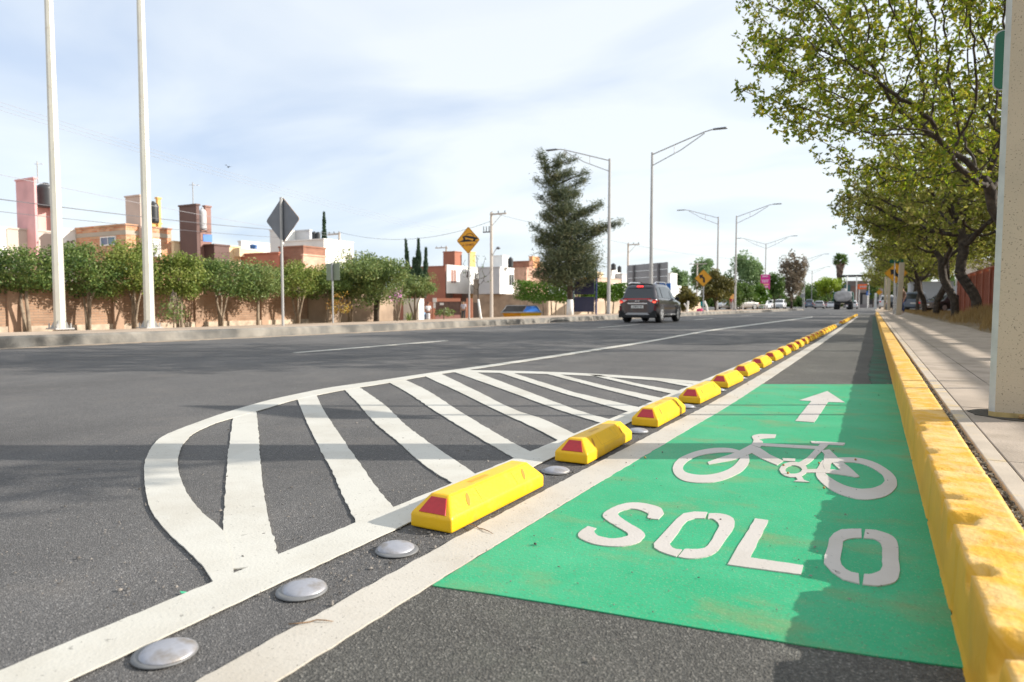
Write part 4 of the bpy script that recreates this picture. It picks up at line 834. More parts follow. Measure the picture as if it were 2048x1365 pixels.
b = MB(); b.tube([(-1.8, -.82, dz(625)), (1.8, -.82, dz(625)), (1.8, .82, dz(625)), (-1.8, .82, dz(625)), (-1.8, -.82, dz(625))], .05, 6); b.tube([(-1.75, -.82, dz(625)), (-1.35, 0, dz(612)), (1.3, 0, dz(612)), (1.75, -.82, dz(625))], .045, 6); b.build('rim', M_poleG, t)
b = MB(); b.add([(.05, -.81, dz(624.6)), (1.7, -.81, dz(624.6)), (1.28, 0, dz(612.4)), (.45, 0, dz(612.4)), (.05, .8, dz(624.6)), (1.7, .8, dz(624.6))], [(0, 1, 2, 3), (3, 2, 5, 4), (1, 5, 2), (0, 3, 4)]); b.build('lid', mat('skip_blue', (.06, .20, .62), .4, .1, 2), t)
b = MB(); b.add([(-1.7, -.79, dz(624.4)), (.0, -.79, dz(624.4)), (.35, 0, dz(613)), (-1.3, 0, dz(613)), (.0, .8, dz(624.4)), (-1.7, .8, dz(624.4))], [(0, 1, 2, 3), (3, 2, 4, 5), (0, 3, 5)]); b.build('lid', mat('skip_dark', (.06, .05, .045), .7, .3, 2), t)
# ------------------------------------------------------------------ utility poles and cables
def upole(label, px, d, yb, yt, arm=(0, 1), r=.14, m=None, zb=None):
    q = P(px, d, Z(yb, d)); h = Z(yt, d)-q.z; m = m or plain('weathered_pole', (.52, .46, .40)); t = thing('utility_pole', label, 'utility pole', q)
    b = MB(); b.tube([(0, 0, 0), (0, 0, h)], [r, r*.7], 8); b.build('pole', m, t)
    b = MB(); x0, x1 = arm; b.box(x0, x1, -.05, .05, h-.22, h-.1); b.tube([(x1*.7, 0, h-.2), (0, 0, h-1.1)], .025, 5); b.build('crossarm', m, t)
    for k in range(3):
        x = x0+(x1-x0)*(.1+.4*k); b = MB(); b.lathe([(.03, 0), (.06, .05), (.035, .09), (.055, .14), (.02, .18)], 8, (x, 0, h-.10)); b.build('insulator', M_signback, t)
    return t
up = upole('tall utility pole with a one sided crossarm behind the hump sign', 983, 54, 641, 427, (-.1, 1.35))
b = MB(); b.box(-.75, .05, -.04, .04, 6.9, 7.0)
for x in (-.7, -.45, -.2): b.tube([(x, 0, 7), (x, 0, 7.4)], .04, 5)
b.build('switch_bracket', M_signback, up)
b = MB(); b.tube([(0, 0, 4.9), (.35, 0, 5.5), (.5, 0, 5.65)], .03, 5); a_ = b.build('lamp_arm', M_poleG, up); b = MB(); b.lathe([(.05, -.05), (.16, 0), (.18, .08), (.08, .16)], 12, (.62, 0, 5.6)); b.build('lamp_head', M_signback, a_, smooth=True)
upole('utility pole behind the large white house', 681, 60, 560, 466, (-1.3, .1)); upole('utility pole behind the grey billboard', 1255, 75, 625, 488, (-.1, 1.3)); upole('short utility pole behind the rust tower', 893, 85, 560, 494, (-1.6, .2)); upole('far utility pole among trees left of the arrow sign', 1393, 110, 600, 527, (-1.3, 1.5))
def cable(label, p0, p1, sag, r, m):
    p0, p1 = Vector(p0), Vector(p1); b = MB(); b.tube([p0.lerp(p1, k/20)-Vector((0, 0, sag*4*(k/20)*(1-k/20))) for k in range(21)], r, 4); tag(b.build('cable', m), label, 'cable', 'overhead cables on the left')
def cpx(a, da, c, dc): return P(a[0], da, Z(a[1], da)), P(c[0], dc, Z(c[1], dc))
for k in range(3):
    a, c = cpx((-60, 188+k*8), 20, (900, 462+k*5), 60); cable(f'faint pale overhead cable high in the sky, {["top","middle","bottom"][k]} of three', a, c, .3, .006, M_cableW)
a, c = cpx((-60, 392), 24, (681, 468), 60); cable('dark overhead cable crossing the pink and brown towers', a, c, .25, .020, M_cable)
a, c = cpx((-60, 418), 24, (681, 482), 60); cable('lower dark overhead cable behind the lamp poles', a, c, .2, .013, M_cable)
a, c = cpx((-60, 338), 24, (681, 476), 58); cable('thin pale overhead cable above the brick house', a, c, .2, .012, M_cableW)
a, c = cpx((681, 466), 60, (983, 444), 54); cable('sagging overhead cable between the two utility poles', a, c, 1.0, .016, M_cable)
a, c = cpx((983, 428), 54, (1500, 520), 120); cable('overhead cable running from the tall utility pole behind the trees', a, c, .8, .014, M_cable)
q = P(464, 25, Z(338, 25)); b = MB(); b.add([(-.09, 0, 0), (0, -.03, .02), (.10, 0, .01), (0, .03, .02), (0, 0, -.03), (-.02, -.16, .05), (.04, -.15, .05), (-.02, .16, .05), (.04, .15, .05)], [(0, 1, 4), (1, 2, 4), (2, 3, 4), (3, 0, 4), (0, 3, 2, 1), (1, 5, 6), (3, 8, 7)]); tag(b.build('bird', mat('bird_dark', (.06, .05, .05), .8), loc=q), 'tiny dark bird flying in the open sky', 'bird')
# ------------------------------------------------------------------ totem and billboard
d = 43; q = P(1168, d, -.05); t = thing('notice_totem', 'tall dark blue notice totem beside the feathery tree', 'sign', q, 0); S = d/F
M_navy = mat('navy_panel', (.018, .020, .065), .45, .1, 2); zz = lambda y: Z(y, d)-.02; X = lambda px: (px-1168)*S/.9
b = MB(); b.tube([(X(1191), 0, -.1), (X(1191), 0, zz(545)), (X(1189), 0, zz(532)), (X(1184), 0, zz(525)), (X(1176), 0, zz(520)), (X(1168), 0, zz(518))], .055, 8); b.build('curved_frame', mat('navy_frame', (.02, .035, .13), .4), t)
b = MB(); b.tube([(X(1146), 0, -.05), (X(1146), 0, zz(545))], .045, 8); b.build('frame_post', MATS['navy_frame'], t)
for y0, y1 in ((587, 558), (622, 592)): b = MB(); b.box(X(1149), X(1187), -.04, .04, zz(y0), zz(y1)); b.build('panel', M_navy, t, bevel=.01)
b = MB(); b.box(X(1149), X(1187), -.045, .045, zz(552), zz(543)); b.build('blue_band', mat('bright_blue', (.005, .10, .30), .4), t); b = MB(); b.prism([(X(1149), zz(543)+.02), (X(1187), zz(543)+.02), (X(1186), zz(528)), (X(1178), zz(521)), (X(1164), zz(520)), (X(1149), zz(530))], -.03, .03, 0, Mz); b.build('top_panel', MATS['bright_blue'], t)
b = MB(); b.box(X(1156), X(1168), -.05, .04, zz(557.5), zz(552.5)); b.build('white_band', M_signW, t); b = MB(); b.box(X(1168.3), X(1188), -.05, .04, zz(557.5), zz(552.5)); b.build('yellow_band', MATS['sign_yellow'], t)
d = 58; q0, q1 = P(1253, 60), P(1334, 55); a = math.atan2(q1.y-q0.y, q1.x-q0.x); L_ = (q1-q0).length; t = thing('billboard', 'back of a large grey panelled road billboard behind the dark SUV', 'billboard', (*q0[:2], -.3), a)
zt, zl = Z(529, 58)+.3, Z(569, 58)+.3; Mg = mat('billboard_back', (.24, .245, .26), .55, .1, 1.2)
for k in range(3):
    b = MB(); h = (zt-zl)/3; b.box(0, L_, .0, .05, zl+h*k+.01, zl+h*(k+1)-.012); b.build('panel', Mg, t)
for u in (.20, .81): b = MB(); b.box(L_*u-.09, L_*u+.09, -.16, -.02, 0, zt-.05); b.build('post', mat('billboard_post', (.12, .12, .13), .6), t)
q = P(1334, 62); b = MB(); b.box(-1.2, .3, -.1, .1, -.5, Z(567, 62)); tag(b.build('blue_board', mat('board_blue', (.01, .12, .42), .5), loc=(q.x, q.y, 0)), 'bright blue board behind the right end of the billboard', 'board')
house('small white house right of the billboard', [(70, 1318, 1336, 1362, 572, PW), (70.5, 1334, 1340, 1353, 548, PW)]); 
house('tiled roof house behind the notice totem', [(78, 1150, 1196, 1246, 556, PTan), (79, 1180, 1186, 1206, 545, PC)], [(0, 'X', .55, .75, 565, 578, M_glass)])
house('grey house with rooftop tanks behind the street lamp', [(85, 1218, 1243, 1253, 549, PG), (84, 1218, 1222, 1240, 541, PW)]); tank('larger black rooftop tank on the grey house', 1226, 84, 541, 528, 10); tank('smaller black rooftop tank on the grey house', 1238, 84, 546, 533, 8)
# ------------------------------------------------------------------ trees
def skeleton(att, trunk, step, kill, infl, iters=140):
    nodes = [np.array(p, float) for p in trunk]; par = list(range(-1, len(trunk)-1))
    A = np.array(att); N_ = np.array(nodes); 
    near = np.full(len(A), -1); nd = np.full(len(A), 1e9)
    def upd(idx):
        nonlocal near, nd
        P_ = np.array([nodes[i] for i in idx]); D = np.linalg.norm(A[:, None]-P_[None], axis=2); j = D.argmin(1); m = D[np.arange(len(A)), j]; k = m < nd
        nd = np.where(k, m, nd); near = np.where(k, np.array(idx)[j], near)
    upd(list(range(len(nodes))))
    for it in range(iters):
        keep = nd > kill; A = A[keep]; near = near[keep]; nd = nd[keep]
        if not len(A): break
        act = nd < infl
        if not act.any(): act = nd <= nd.min()+1e-6
        new = []; ids = np.unique(near[act])
        for i in ids:
            v = (A[act & (near == i)]-nodes[i]); v /= np.linalg.norm(v, axis=1)[:, None]+1e-9; g = v.mean(0)+RNG.normal(0, .12, 3); l_ = np.linalg.norm(g)
            if l_ < .05: continue
            new.append((nodes[i]+g/l_*step, i))
        if not new: break
        idx = []
        for p, i in new: nodes.append(p); par.append(i); idx.append(len(nodes)-1)
        upd(idx)
    nodes = np.array(nodes); par = np.array(par); n = len(nodes); r = np.zeros(n); ch = np.zeros(n, int)
    for i in range(n-1, 0, -1): 
        ch[par[i]] += 1
    return nodes, par, ch
def radii(nodes, par, ch, r0, ex):
    n = len(nodes); a = np.zeros(n)
    for i in range(n-1, -1, -1):
        if ch[i] == 0: a[i] = r0**ex
        if par[i] >= 0: a[par[i]] += a[i]
    return a**(1/ex)
def branchmesh(name, nodes, par, r, m, parent, nmin=0, sides=6):
    idx = np.array([i for i in range(len(nodes)) if par[i] >= 0 and r[i] > nmin]); a = nodes[par[idx]]; c = nodes[idx]; d = c-a; l_ = np.linalg.norm(d, axis=1)[:, None]+1e-9; d = d/l_; c = c+d*np.minimum(r[idx][:, None]*.4, .03)
    h = np.where(np.abs(d[:, [2]]) < .9, np.array([[0, 0, 1.]]), np.array([[1., 0, 0]])); u = np.cross(d, h); u /= np.linalg.norm(u, axis=1)[:, None]; v = np.cross(d, u)
    V = []; th = 2*PI*np.arange(sides)/sides
    ra = np.minimum(r[par[idx]], r[idx]*1.25)[:, None, None]; rb = r[idx][:, None, None]
    ringd = u[:, None]*np.cos(th)[None, :, None]+v[:, None]*np.sin(th)[None, :, None]
    V = np.concatenate([a[:, None]+ringd*ra, c[:, None]+ringd*rb], axis=1).reshape(-1, 3)
    k = np.arange(sides); q = np.stack([k, (k+1) % sides, (k+1) % sides+sides, k+sides], 1)
    Fq = (q[None]+(np.arange(len(idx))*2*sides)[:, None, None]).reshape(-1, 4)
    return fastmesh(name, V, Fq, m, parent)
def ell(n, c, s, zmin=-9, fn=None):
    o = []
    while len(o) < n:
        p = RNG.uniform(-1, 1, 3)
        if (p**2).sum() > 1: continue
        q = np.array(c)+p*np.array(s)
        if q[2] < zmin or (fn and not fn(q)): continue
        o.append(q)
    return o
def rosettes(name, nodes, r, rmax, per, spread, ln, m, parent, wid=.5, k=5, droop=.25):
    tips = nodes[r < rmax]; q = RNG.poisson(per, len(tips)); B = np.repeat(tips, q, axis=0); B = B+RNG.normal(0, spread, B.shape); B = np.repeat(B, k, axis=0); D = unit(len(B)); D[:, 2] -= droop; D /= np.linalg.norm(D, axis=1)[:, None]
    Ln = RNG.uniform(ln*.6, ln*1.25, len(B)); V, Fq = leafquads(B+D*Ln[:, None]*.55, D, Ln, Ln*wid); return fastmesh(name, V, Fq, m, parent)
def leaves_on(name, nodes, r, rmax, per, spread, ln, m, parent, droop=.2, wid=.5, up=0):
    tips = nodes[r < rmax]; k = RNG.poisson(per, len(tips)); C = np.repeat(tips, k, axis=0); C = C+RNG.normal(0, spread, C.shape); D = unit(len(C)); D[:, 2] -= droop; D[:, 2] += up; D /= np.linalg.norm(D, axis=1)[:, None]
    Ln = RNG.uniform(ln*.6, ln*1.3, len(C)); V, Fq = leafquads(C, D, Ln, Ln*wid); return fastmesh(name, V, Fq, m, parent)
# near street tree (crown hangs over the lane)
q = P(2052, 11.0, .15); tA = thing('street_tree', 'nearest street tree, its fresh green crown overhanging the lane at upper right', 'tree', q, 0)
def toA(lat, d, z): w_ = P(CX+lat/d*F, d); return (w_.x-q.x, w_.y-q.y, z-q.z)
att = []
RNG = np.random.default_rng(11)
for c, s, n in ((toA(6.6, 10.5, 5.4), (3.2, 3.0, 2.2), 900), (toA(4.9, 9.6, 4.9), (1.7, 1.9, 1.5), 650), (toA(7.6, 11.5, 4.2), (2.0, 2.2, 1.3), 350), (toA(5.5, 10.5, 3.9), (1.4, 1.6, .75), 200), (toA(8.8, 9.5, 5.6), (2.4, 2.4, 1.8), 350), (toA(4.0, 9.4, 3.75), (1.15, 1.2, .8), 230), (toA(6.4, 11.0, 3.05), (1.5, 1.5, .7), 160)): att += ell(n, c, s)
trunk = [(0, 0, z) for z in np.arange(0, 1.3, .14)]+[(-.10, .02, 1.42), (-.22, .0, 1.55)]
nodes, par, ch = skeleton(att, trunk, .14, .27, 1.4, 170); r = radii(nodes, par, ch, .0045, 2.15)
branchmesh('trunk', nodes, par, r*1.0, M_bark, tA); rosettes('crown', nodes, r, .013, 3.2, .07, .075, M_leafA, tA, .5, 6)
# two variants for the farther trees
def street_tree_proto(seed, label, leafm, loc, rz, nleaf=4.2):
    global RNG; RNG = np.random.default_rng(seed); t = thing('street_tree', label, 'tree', loc, rz, 'old street trees along the right sidewalk')
    att = ell(800, (-1.0, 0, 4.8), (3.9, 4.0, 2.2), 2.9)+ell(240, (-3.2, .3, 4.3), (1.7, 2.6, 1.3), 2.8)+ell(180, (1.5, 0, 5.2), (2.2, 2.6, 1.5), 3)
    tr = [(-.02*i, .01*i, .2*i) for i in range(5)]+[(-.10-.10*i, .02*i, .9+.17*i) for i in range(1, 6)]
    nodes, par, ch = skeleton(att, tr, .24, .42, 2.4, 150)
    extra = []
    r = radii(nodes, par, ch, .012, 2.2); r = r*np.clip(.17/r[4], .6, 1.3)
    branchmesh('trunk', nodes, par, r, M_bark, t, 0, 7); rosettes('crown', nodes, r, .034, nleaf*.95, .16, .15, leafm, t, .55, 5); return t
ta = street_tree_proto(21, 'leaning dark trunked street tree behind the tall dry grass', M_leafF, (3.3, 29, .12), R(10))
tb = street_tree_proto(22, 'street tree with a forked trunk, second beyond the dry grass', M_leafF, (3.3, 36.5, .12), R(-30))
for i, (src, x, y, rz, lab) in enumerate([(ta, 3.5, 20.5, 200, 'street tree mostly hidden behind the near concrete pole'), (ta, 3.2, 46, 150, 'street tree left of the forked one, its thick trunk straight'), (tb, 3.3, 57, 60, 'street tree beyond the thick straight trunk'), (ta, 3.4, 69, 260, 'slim far street tree right of the leaning concrete pole'), (tb, 3.2, 83, 190, 'street tree over the parked van'), (ta, 3.2, 100, 20, 'far street tree behind the parked cars on the right'), (tb, 3.6, 122, 100, 'farthest street tree of the right hand row'), (tb, 8.5, 33, 0, 'tree growing behind the red slatted fence, nearest of them'), (ta, 9, 47, 90, 'tree growing behind the red slatted fence, second one'), (tb, 9, 64, 150, 'tree growing behind the red slatted fence, farthest one')]):
    dup(src, (x, y, .1), R(rz), lab, (1, 1, 1.0+.08*math.sin(i*2)))
v_ = P(CX+5.6/3.42*F, 3.42); ty = thing('unseen_shade_tree', 'slender young tree out of view right of the near concrete pole, added for its shade', 'tree', (v_.x, v_.y, .17)); RNG = np.random.default_rng(77)  # unseen young tree, added to cast soft shade on the near-left asphalt
att = ell(150, (.22, -.45, 3.4), (.6, .75, .42)); nodes, par, ch = skeleton(att, [(0, 0, .15*k) for k in range(18)], .09, .2, .9); r = radii(nodes, par, ch, .005, 2.2); branchmesh('trunk', nodes, par, r, M_bark, ty); leaves_on('crown', nodes, r, .012, 9, .08, .08, M_leafA, ty, .3, .45)
# ---------------- clipped multi-stem trees on the left
def blobtree(t, seed, c, s, n, ln, leafm, stems, stemm, wid=.6, cl=40, shell=.35, clr=.28, crown='crown', trunkn='trunk'):
    global RNG; RNG = np.random.default_rng(seed); cc = []
    while len(cc) < cl:
        p = unit(1)[0]*(RNG.uniform(shell, 1)**.6); cc.append(np.array(c)+p*np.array(s)*(1-clr*.35))
    cc = np.array(cc); k = RNG.integers(0, cl, n); C = cc[k]+unit(n)*(RNG.uniform(0, 1, (n, 1))**.45)*clr*np.array(s)[None]*RNG.uniform(.7, 1.25, (cl, 1))[k]
    D = unit(n); Ln = RNG.uniform(ln*.6, ln*1.35, n); V, Fq = leafquads(C, D, Ln, Ln*wid); fastmesh(crown, V, Fq, leafm, t)
    b = MB()
    for (x0, y0, x1, y1, z1, r) in stems:
        xm, ym = x0*.6+x1*.4+RNG.normal(0, .04), y0*.6+y1*.4+RNG.normal(0, .04); b.tube([(x0, y0, -.15), (x0*.8+xm*.2, y0*.8+ym*.2, z1*.25), (xm, ym, z1*.6), (x1, y1, z1)], [r*1.3, r, r*.9, r*.6], 7)
    # a few inner twigs
    for i in range(14):
        p = cc[RNG.integers(0, cl)]; st = stems[i % len(stems)]; b.tube([(st[2], st[3], st[4]*.92), tuple((np.array([st[2], st[3], st[4]])*.5+p*.5)+RNG.normal(0, .05, 3)), tuple(p)], [.014, .010, .004], 4)
    b.build(trunkn, stemm, t, smooth=True)
    return t
LG = 'clipped trees in a row before the boundary wall'
def ct(label, px, d, top, w_, seed, stems, leafm=M_leafS, bot=.86, n=5200, ln=.062, stemm=M_barkL, z=.08, shell=.3, clr=.34):
    q = P(px, d, z); zt = Z(top, d)-z; zb = bot-z; t = thing('clipped_tree', label, 'tree', q, 0, LG)
    return blobtree(t, seed, (0, 0, (zt+zb)/2), (w_*1.16, w_*1.16, (zt-zb)/2), int(n*1.7) if n > 2000 else n, ln*1.08, leafm, stems, stemm, shell=shell, clr=clr, cl=56 if n > 2000 else 30)
V2 = lambda r=.04: [(-.05, 0, -.26, .05, 1.25, r), (.09, .02, .2, -.05, 1.3, r)]
V4 = lambda r=.032: [(-.05, 0, -.32, .05, 1.2, r), (-.02, .03, -.08, .1, 1.3, r), (.04, 0, .12, -.05, 1.3, r), (.07, 0, .36, .05, 1.2, r)]
ct('clipped tree cut by the left edge of the view', -40, 17.0, 486, .95, 31, V2())
ct('first clipped tree, twin stemmed, left of the nearest lamp pole', 52, 16.8, 498, .95, 32, V2(.045))
ct('dense clipped tree between the two white lamp poles, left one', 176, 18, 482, .86, 33, V4())
ct('clipped tree just left of the second lamp pole, with bundled stems', 268, 18.9, 474, .84, 34, V4(), leafm=M_leafS2)
ct('clipped tree just right of the second lamp pole', 358, 19.7, 506, .70, 35, V2(), leafm=M_leafS2)
ct('clipped tree with four spreading stems under the brown tower', 441, 21, 512, 1.05, 36, V4())
ct('clipped tree with one leaning stem left of the grey diamond sign', 516, 22.3, 516, .85, 37, [(0, 0, .1, .05, 1.3, .05)], leafm=M_leafO)
ct('clipped tree right of the grey diamond sign', 595, 24, 524, .95, 38, V4(), leafm=M_leafS2)
ct('narrow clipped tree behind the small square sign', 655, 25, 530, .85, 39, [(0, 0, .05, 0, 1.3, .05)])
ct('tall loose shrub tree in front of the large white house', 752, 26, 493, 1.45, 40, [(0, 0, -.25, .1, 1.5, .08), (.05, 0, .45, 0, 1.5, .06), (0, .1, .1, .3, 1.6, .05)], leafm=M_leafO, n=9000, ln=.085, bot=.75, stemm=M_bark, shell=.1)
ct('low round shrub tree left of the rust coloured house', 829, 27.8, 545, .85, 41, V4(), leafm=M_leafO, bot=1.0, n=5000)
ct('clipped tree behind the tall loose shrub', 700, 27, 528, .9, 42, V2())
t = ct('thin flowering shrub with pink blooms before the white pillar', 795, 25, 560, .55, 43, [(0, 0, -.1, 0, 1.0, .03), (.02, 0, .2, 0, 1.0, .03)], leafm=M_leafO, bot=.7, n=900, z=.05)
RNG = np.random.default_rng(5); C = np.array(ell(40, (.2, -.3, 1.0), (.35, .3, .3))); V, Fq = leafquads(C, unit(40), np.full(40, .09), np.full(40, .08)); fastmesh('blossoms', V, Fq, M_flower, t)
ct('scrawny yellow green shrub by the second lamp pole', 347, 17.8, 592, .42, 44, [(0, 0, 0, 0, 1.0, .018)], leafm=M_leafO, bot=.2, n=380, z=.15)
ct('wilting orange leaved shrub at the small square sign', 680, 22.5, 586, .38, 45, [(0, 0, -.1, 0, .7, .015), (0, 0, .2, 0, .6, .012)], leafm=leafmat('wilted_leaves', [(.30, .12, .03), (.45, .28, .05), (.30, .32, .06)], .6, .3), bot=.35, n=320, z=.12)
# whitewashed sapling by the hump sign
q = P(958, 27, .12); t = thing('sapling', 'bare young tree with a whitewashed curved trunk by the hump sign', 'tree', q); RNG = np.random.default_rng(9)
b = MB(); b.tube([(.12, 0, -.1), (.06, 0, .25), (-.03, 0, .85)], [.06, .05, .04], 8); b.build('limewashed_trunk', M_lime, t, smooth=True)
att = ell(120, (-.1, 0, 2.0), (.75, .7, .8)); nodes, par, ch = skeleton(att, [(-.03, 0, .85), (-.04, 0, 1.0), (-.03, 0, 1.15)], .09, .2, .9); r = radii(nodes, par, ch, .006, 2.3); branchmesh('branches', nodes, par, r, M_bark, t, 0, 5); leaves_on('leaves', nodes, r, .0085, .9, .03, .06, M_hedge, t)
# agave
def spiky(label, px, d, z, h, n=16, m=M_leafO):
    q = P(px, d, z); b = MB()
    for k in range(n):
        a = k*2.4; e = .35+.9*(k/n); dx, dy = math.cos(a), math.sin(a); L_ = h*(.8+.3*math.sin(k*3)); hx = L_*math.cos(e*1.1+.1); hz = L_*math.sin(e*1.1+.1); s_ = .035
        b.add([(-dy*s_, dx*s_, 0), (dy*s_, -dx*s_, 0), (dx*hx*.6+dy*s_, dy*hx*.6-dx*s_, hz*.7), (dx*hx*.6-dy*s_, dy*hx*.6+dx*s_, hz*.7), (dx*hx, dy*hx, hz*.95)], [(0, 1, 2, 3), (3, 2, 4)])
    tag(b.build('agave', m, loc=q), label, 'plant')
spiky('spiky green agave at the foot of the white pillar', 818, 26.5, .08, .42); 
ct('small olive bush in front of the salmon gate', 888, 27.5, 616, .42, 47, [(0, 0, .05, 0, .4, .03)], leafm=M_leafO, bot=.25, n=500, z=.1)
# casuarina
q = P(1140, 42, .02); t = thing('casuarina_tree', 'tall feathery dark tree with a whitewashed trunk base', 'tree', q); RNG = np.random.default_rng(3)
b = MB(); b.tube([(0, 0, -.1), (0, 0, 1.05)], [.24, .19], 10); b.build('limewashed_base', M_lime, t, smooth=True)
b = MB(); b.tube([(0, 0, 1.0), (-.05, 0, 3), (-.35, 0, 5.6), (-1.0, 0, 8.0), (-1.9, 0, 9.9)], [.18, .15, .11, .05, .015], 8); C = []; D = []
CL = [(1085, 535, 26), (1120, 545, 26), (1155, 537, 28), (1185, 520, 24), (1100, 510, 28), (1140, 500, 32), (1175, 492, 24), (1075, 478, 15), (1097, 470, 24), (1130, 460, 28), (1162, 452, 22), (1192, 456, 16), (1215, 450, 11), (1232, 446, 7), (1244, 443, 4), (1064, 453, 8), (1086, 430, 14), (1110, 420, 21), (1138, 415, 23), (1166, 424, 13), (1192, 415, 9), (1203, 408, 6), (1102, 388, 15), (1128, 384, 20), (1155, 388, 10), (1092, 360, 11), (1115, 352, 15), (1141, 348, 11), (1170, 362, 8), (1174, 346, 6), (1086, 335, 9), (1117, 328, 9), (1081, 316, 6), (1079, 306, 3), (1128, 314, 4), (1150, 322, 5), (1066, 548, 9), (1193, 548, 11), (1076, 395, 7), (1070, 360, 4)]
for (px, py, rp_) in CL:
    for sgn in (-1, 1):
        dd_ = 42+sgn*rp_*.022*RNG.uniform(.2, 1.6); w_ = P(px, dd_, Z(py, dd_)); c_ = np.array([w_.x-q.x, w_.y-q.y, w_.z-q.z]); R_ = rp_*42/F; n_ = int(50+6*rp_+1.15*rp_*rp_)
        tz_ = max(1.5, c_[2]-abs(c_[0])*.55-.3); tr_ = np.array([float(np.interp(tz_, [1, 3, 5.6, 8.0, 9.9], [0, -.05, -.35, -1.0, -1.9])), 0, tz_]); u_ = 1-np.abs(RNG.normal(0, .30, (n_, 1))); u_ = np.clip(u_, 0, 1.15)
        C.append(tr_*(1-u_)+c_*u_+RNG.normal(0, 1, (n_, 3))*np.maximum(R_*.50, .16)*np.array([1, 1, .8])); g_ = c_-np.array([-.3, 0, c_[2]-.6]); g_ /= np.linalg.norm(g_)+1e-6
        D.append(g_[None]*.55+RNG.normal(0, .5, (n_, 3)))
        zt_ = max(1.5, c_[2]-abs(c_[0])*.55-.3); tx_ = float(np.interp(zt_, [1, 3, 5.6, 8.0, 9.9], [0, -.05, -.35, -1.0, -1.9])); b.tube([(tx_, 0, zt_), tuple(np.array([tx_, 0, zt_])*.45+c_*.55), tuple(c_)], [.035, .022, .008], 5)
b.build('trunk', M_bark, t, smooth=True)
C = np.vstack(C); D = np.vstack(D); D /= np.linalg.norm(D, axis=1)[:, None]; Ln = RNG.uniform(.16, .42, len(C)); V, Fq = leafquads(C, D, Ln, np.full(len(C), .036)); fastmesh('crown', V, Fq, M_cas, t)
# cypresses
def cypress(label, px, d, yb, yt, wpx, seed, lean=0):
    global RNG; RNG = np.random.default_rng(seed); q = P(px, d, Z(yb, d)); h = Z(yt, d)-q.z; w_ = wpx/2*d/F; t = thing('cypress', label, 'tree', q); n = 2600; u = RNG.uniform(0, 1, n)
    rr = w_*(1-u)**.75*np.minimum(1, u*6+.35)*(.8+.3*np.sin(u*17+seed)); a = RNG.uniform(0, 2*PI, n); k = np.sqrt(RNG.uniform(.3, 1, n)); C = np.stack([np.cos(a)*rr*k+lean*u, np.sin(a)*rr*k, u*h], 1); D = unit(n)*.5; D[:, 2] += 1; D /= np.linalg.norm(D, axis=1)[:, None]
    V, Fq = leafquads(C, D, RNG.uniform(.25, .55, n)*d/50, np.full(n, .09*d/50)); fastmesh('crown', V, Fq, M_cyp, t); b = MB(); b.tube([(0, 0, -1), (lean*.3, 0, h*.5)], [.12, .05], 6); b.build('trunk', M_bark, t)
cypress('slim dark cypress rising behind the large white house', 651, 62, 500, 430, 11, 1)
cypress('leftmost narrow cypress of the clump behind the shrubs', 820, 60, 575, 483, 13, 2, -.4); cypress('tallest cypress of the clump behind the shrubs', 838, 61, 575, 482, 20, 3); cypress('right cypress of the clump behind the shrubs', 851, 60, 575, 500, 14, 4, .1); cypress('stubby cypress in the middle of the clump', 829, 60, 575, 520, 22, 5)
# hedges
def hedge(label, p0, p1, w_, z0, z1, seed, m=M_hedge, n=7000, name='hedge', ln=.13):
    global RNG; RNG = np.random.default_rng(seed); d = Vector(p1[:2])-Vector(p0[:2]); L_ = d.length; t = thing(name, label, 'hedge', (p0[0], p0[1], 0), math.atan2(d.y, d.x))
    C = np.stack([RNG.uniform(0, L_, n), RNG.uniform(-w_, w_, n), RNG.uniform(z0, z1, n)], 1); C[:, 2] += .12*np.sin(C[:, 0]*1.7)+.08*np.sin(C[:, 0]*4.1); V, Fq = leafquads(C, unit(n), RNG.uniform(.7, 1.3, n)*ln, RNG.uniform(.5, .9, n)*ln); fastmesh('foliage', V, Fq, m, t)
    b = MB(); x = .4
    while x < L_: b.tube([(x, 0, -.8), (x+RNG.normal(0, .1), 0, z0*.5), (x+RNG.normal(0, .25), 0, z0+.3)], [.06, .05, .03], 5); x += RNG.uniform(.5, 1.1)
    b.build('stems', M_barkL, t)
hedge('bright clipped hedge on thin trunks left of the feathery tree', P(1036, 52), P(1150, 46), .6, Z(603, 50), Z(563, 50), 1)
hedge('bright clipped hedge on thin trunks between totem and street lamp', P(1165, 48), P(1246, 50), .5, Z(598, 48), Z(566, 48), 2)
wallseg('boundary_wall', 'tan roadside wall under the bright hedges', P(1095, 55)[:2], P(1400, 72)[:2], .2, -1, Z(603, 58), plain('tan_wall', (.52, .40, .29), .2, .8))
# far trees
def fartree(label, px, d, yb, yt, wpx, seed, m, n=4500, ln=.3, trunk=True, z0=None, name='far_tree', bark=None, low=.25, cl=36, clr=.36):
    q = P(px, d, Z(yb, d)); h = Z(yt, d)-q.z; w_ = wpx/2*d/F; t = thing(name, label, 'tree', q)
    return blobtree(t, seed, (0, 0, h*(1+low)/2), (w_, w_, h*(1-low)/2), n, ln, m, [(0, 0, w_*.1, 0, h*.5, .018*h), (0, 0, -w_*.3, 0, h*.55, .012*h)], bark or M_bark, wid=.7, cl=cl, clr=clr, shell=.15)
fartree('olive brown tree behind the left arrow sign', 1430, 62, 618, 541, 78, 51, M_far2, 6000, .2, low=.15)
fartree('low olive shrub mass left of the arrow sign', 1370, 60, 622, 572, 60, 52, M_far2, 5000, .18, low=.05)
fartree('large pale green tree behind the second lamp pair', 1488, 125, 612, 504, 74, 53, M_far1, 7000, .38, low=.2)
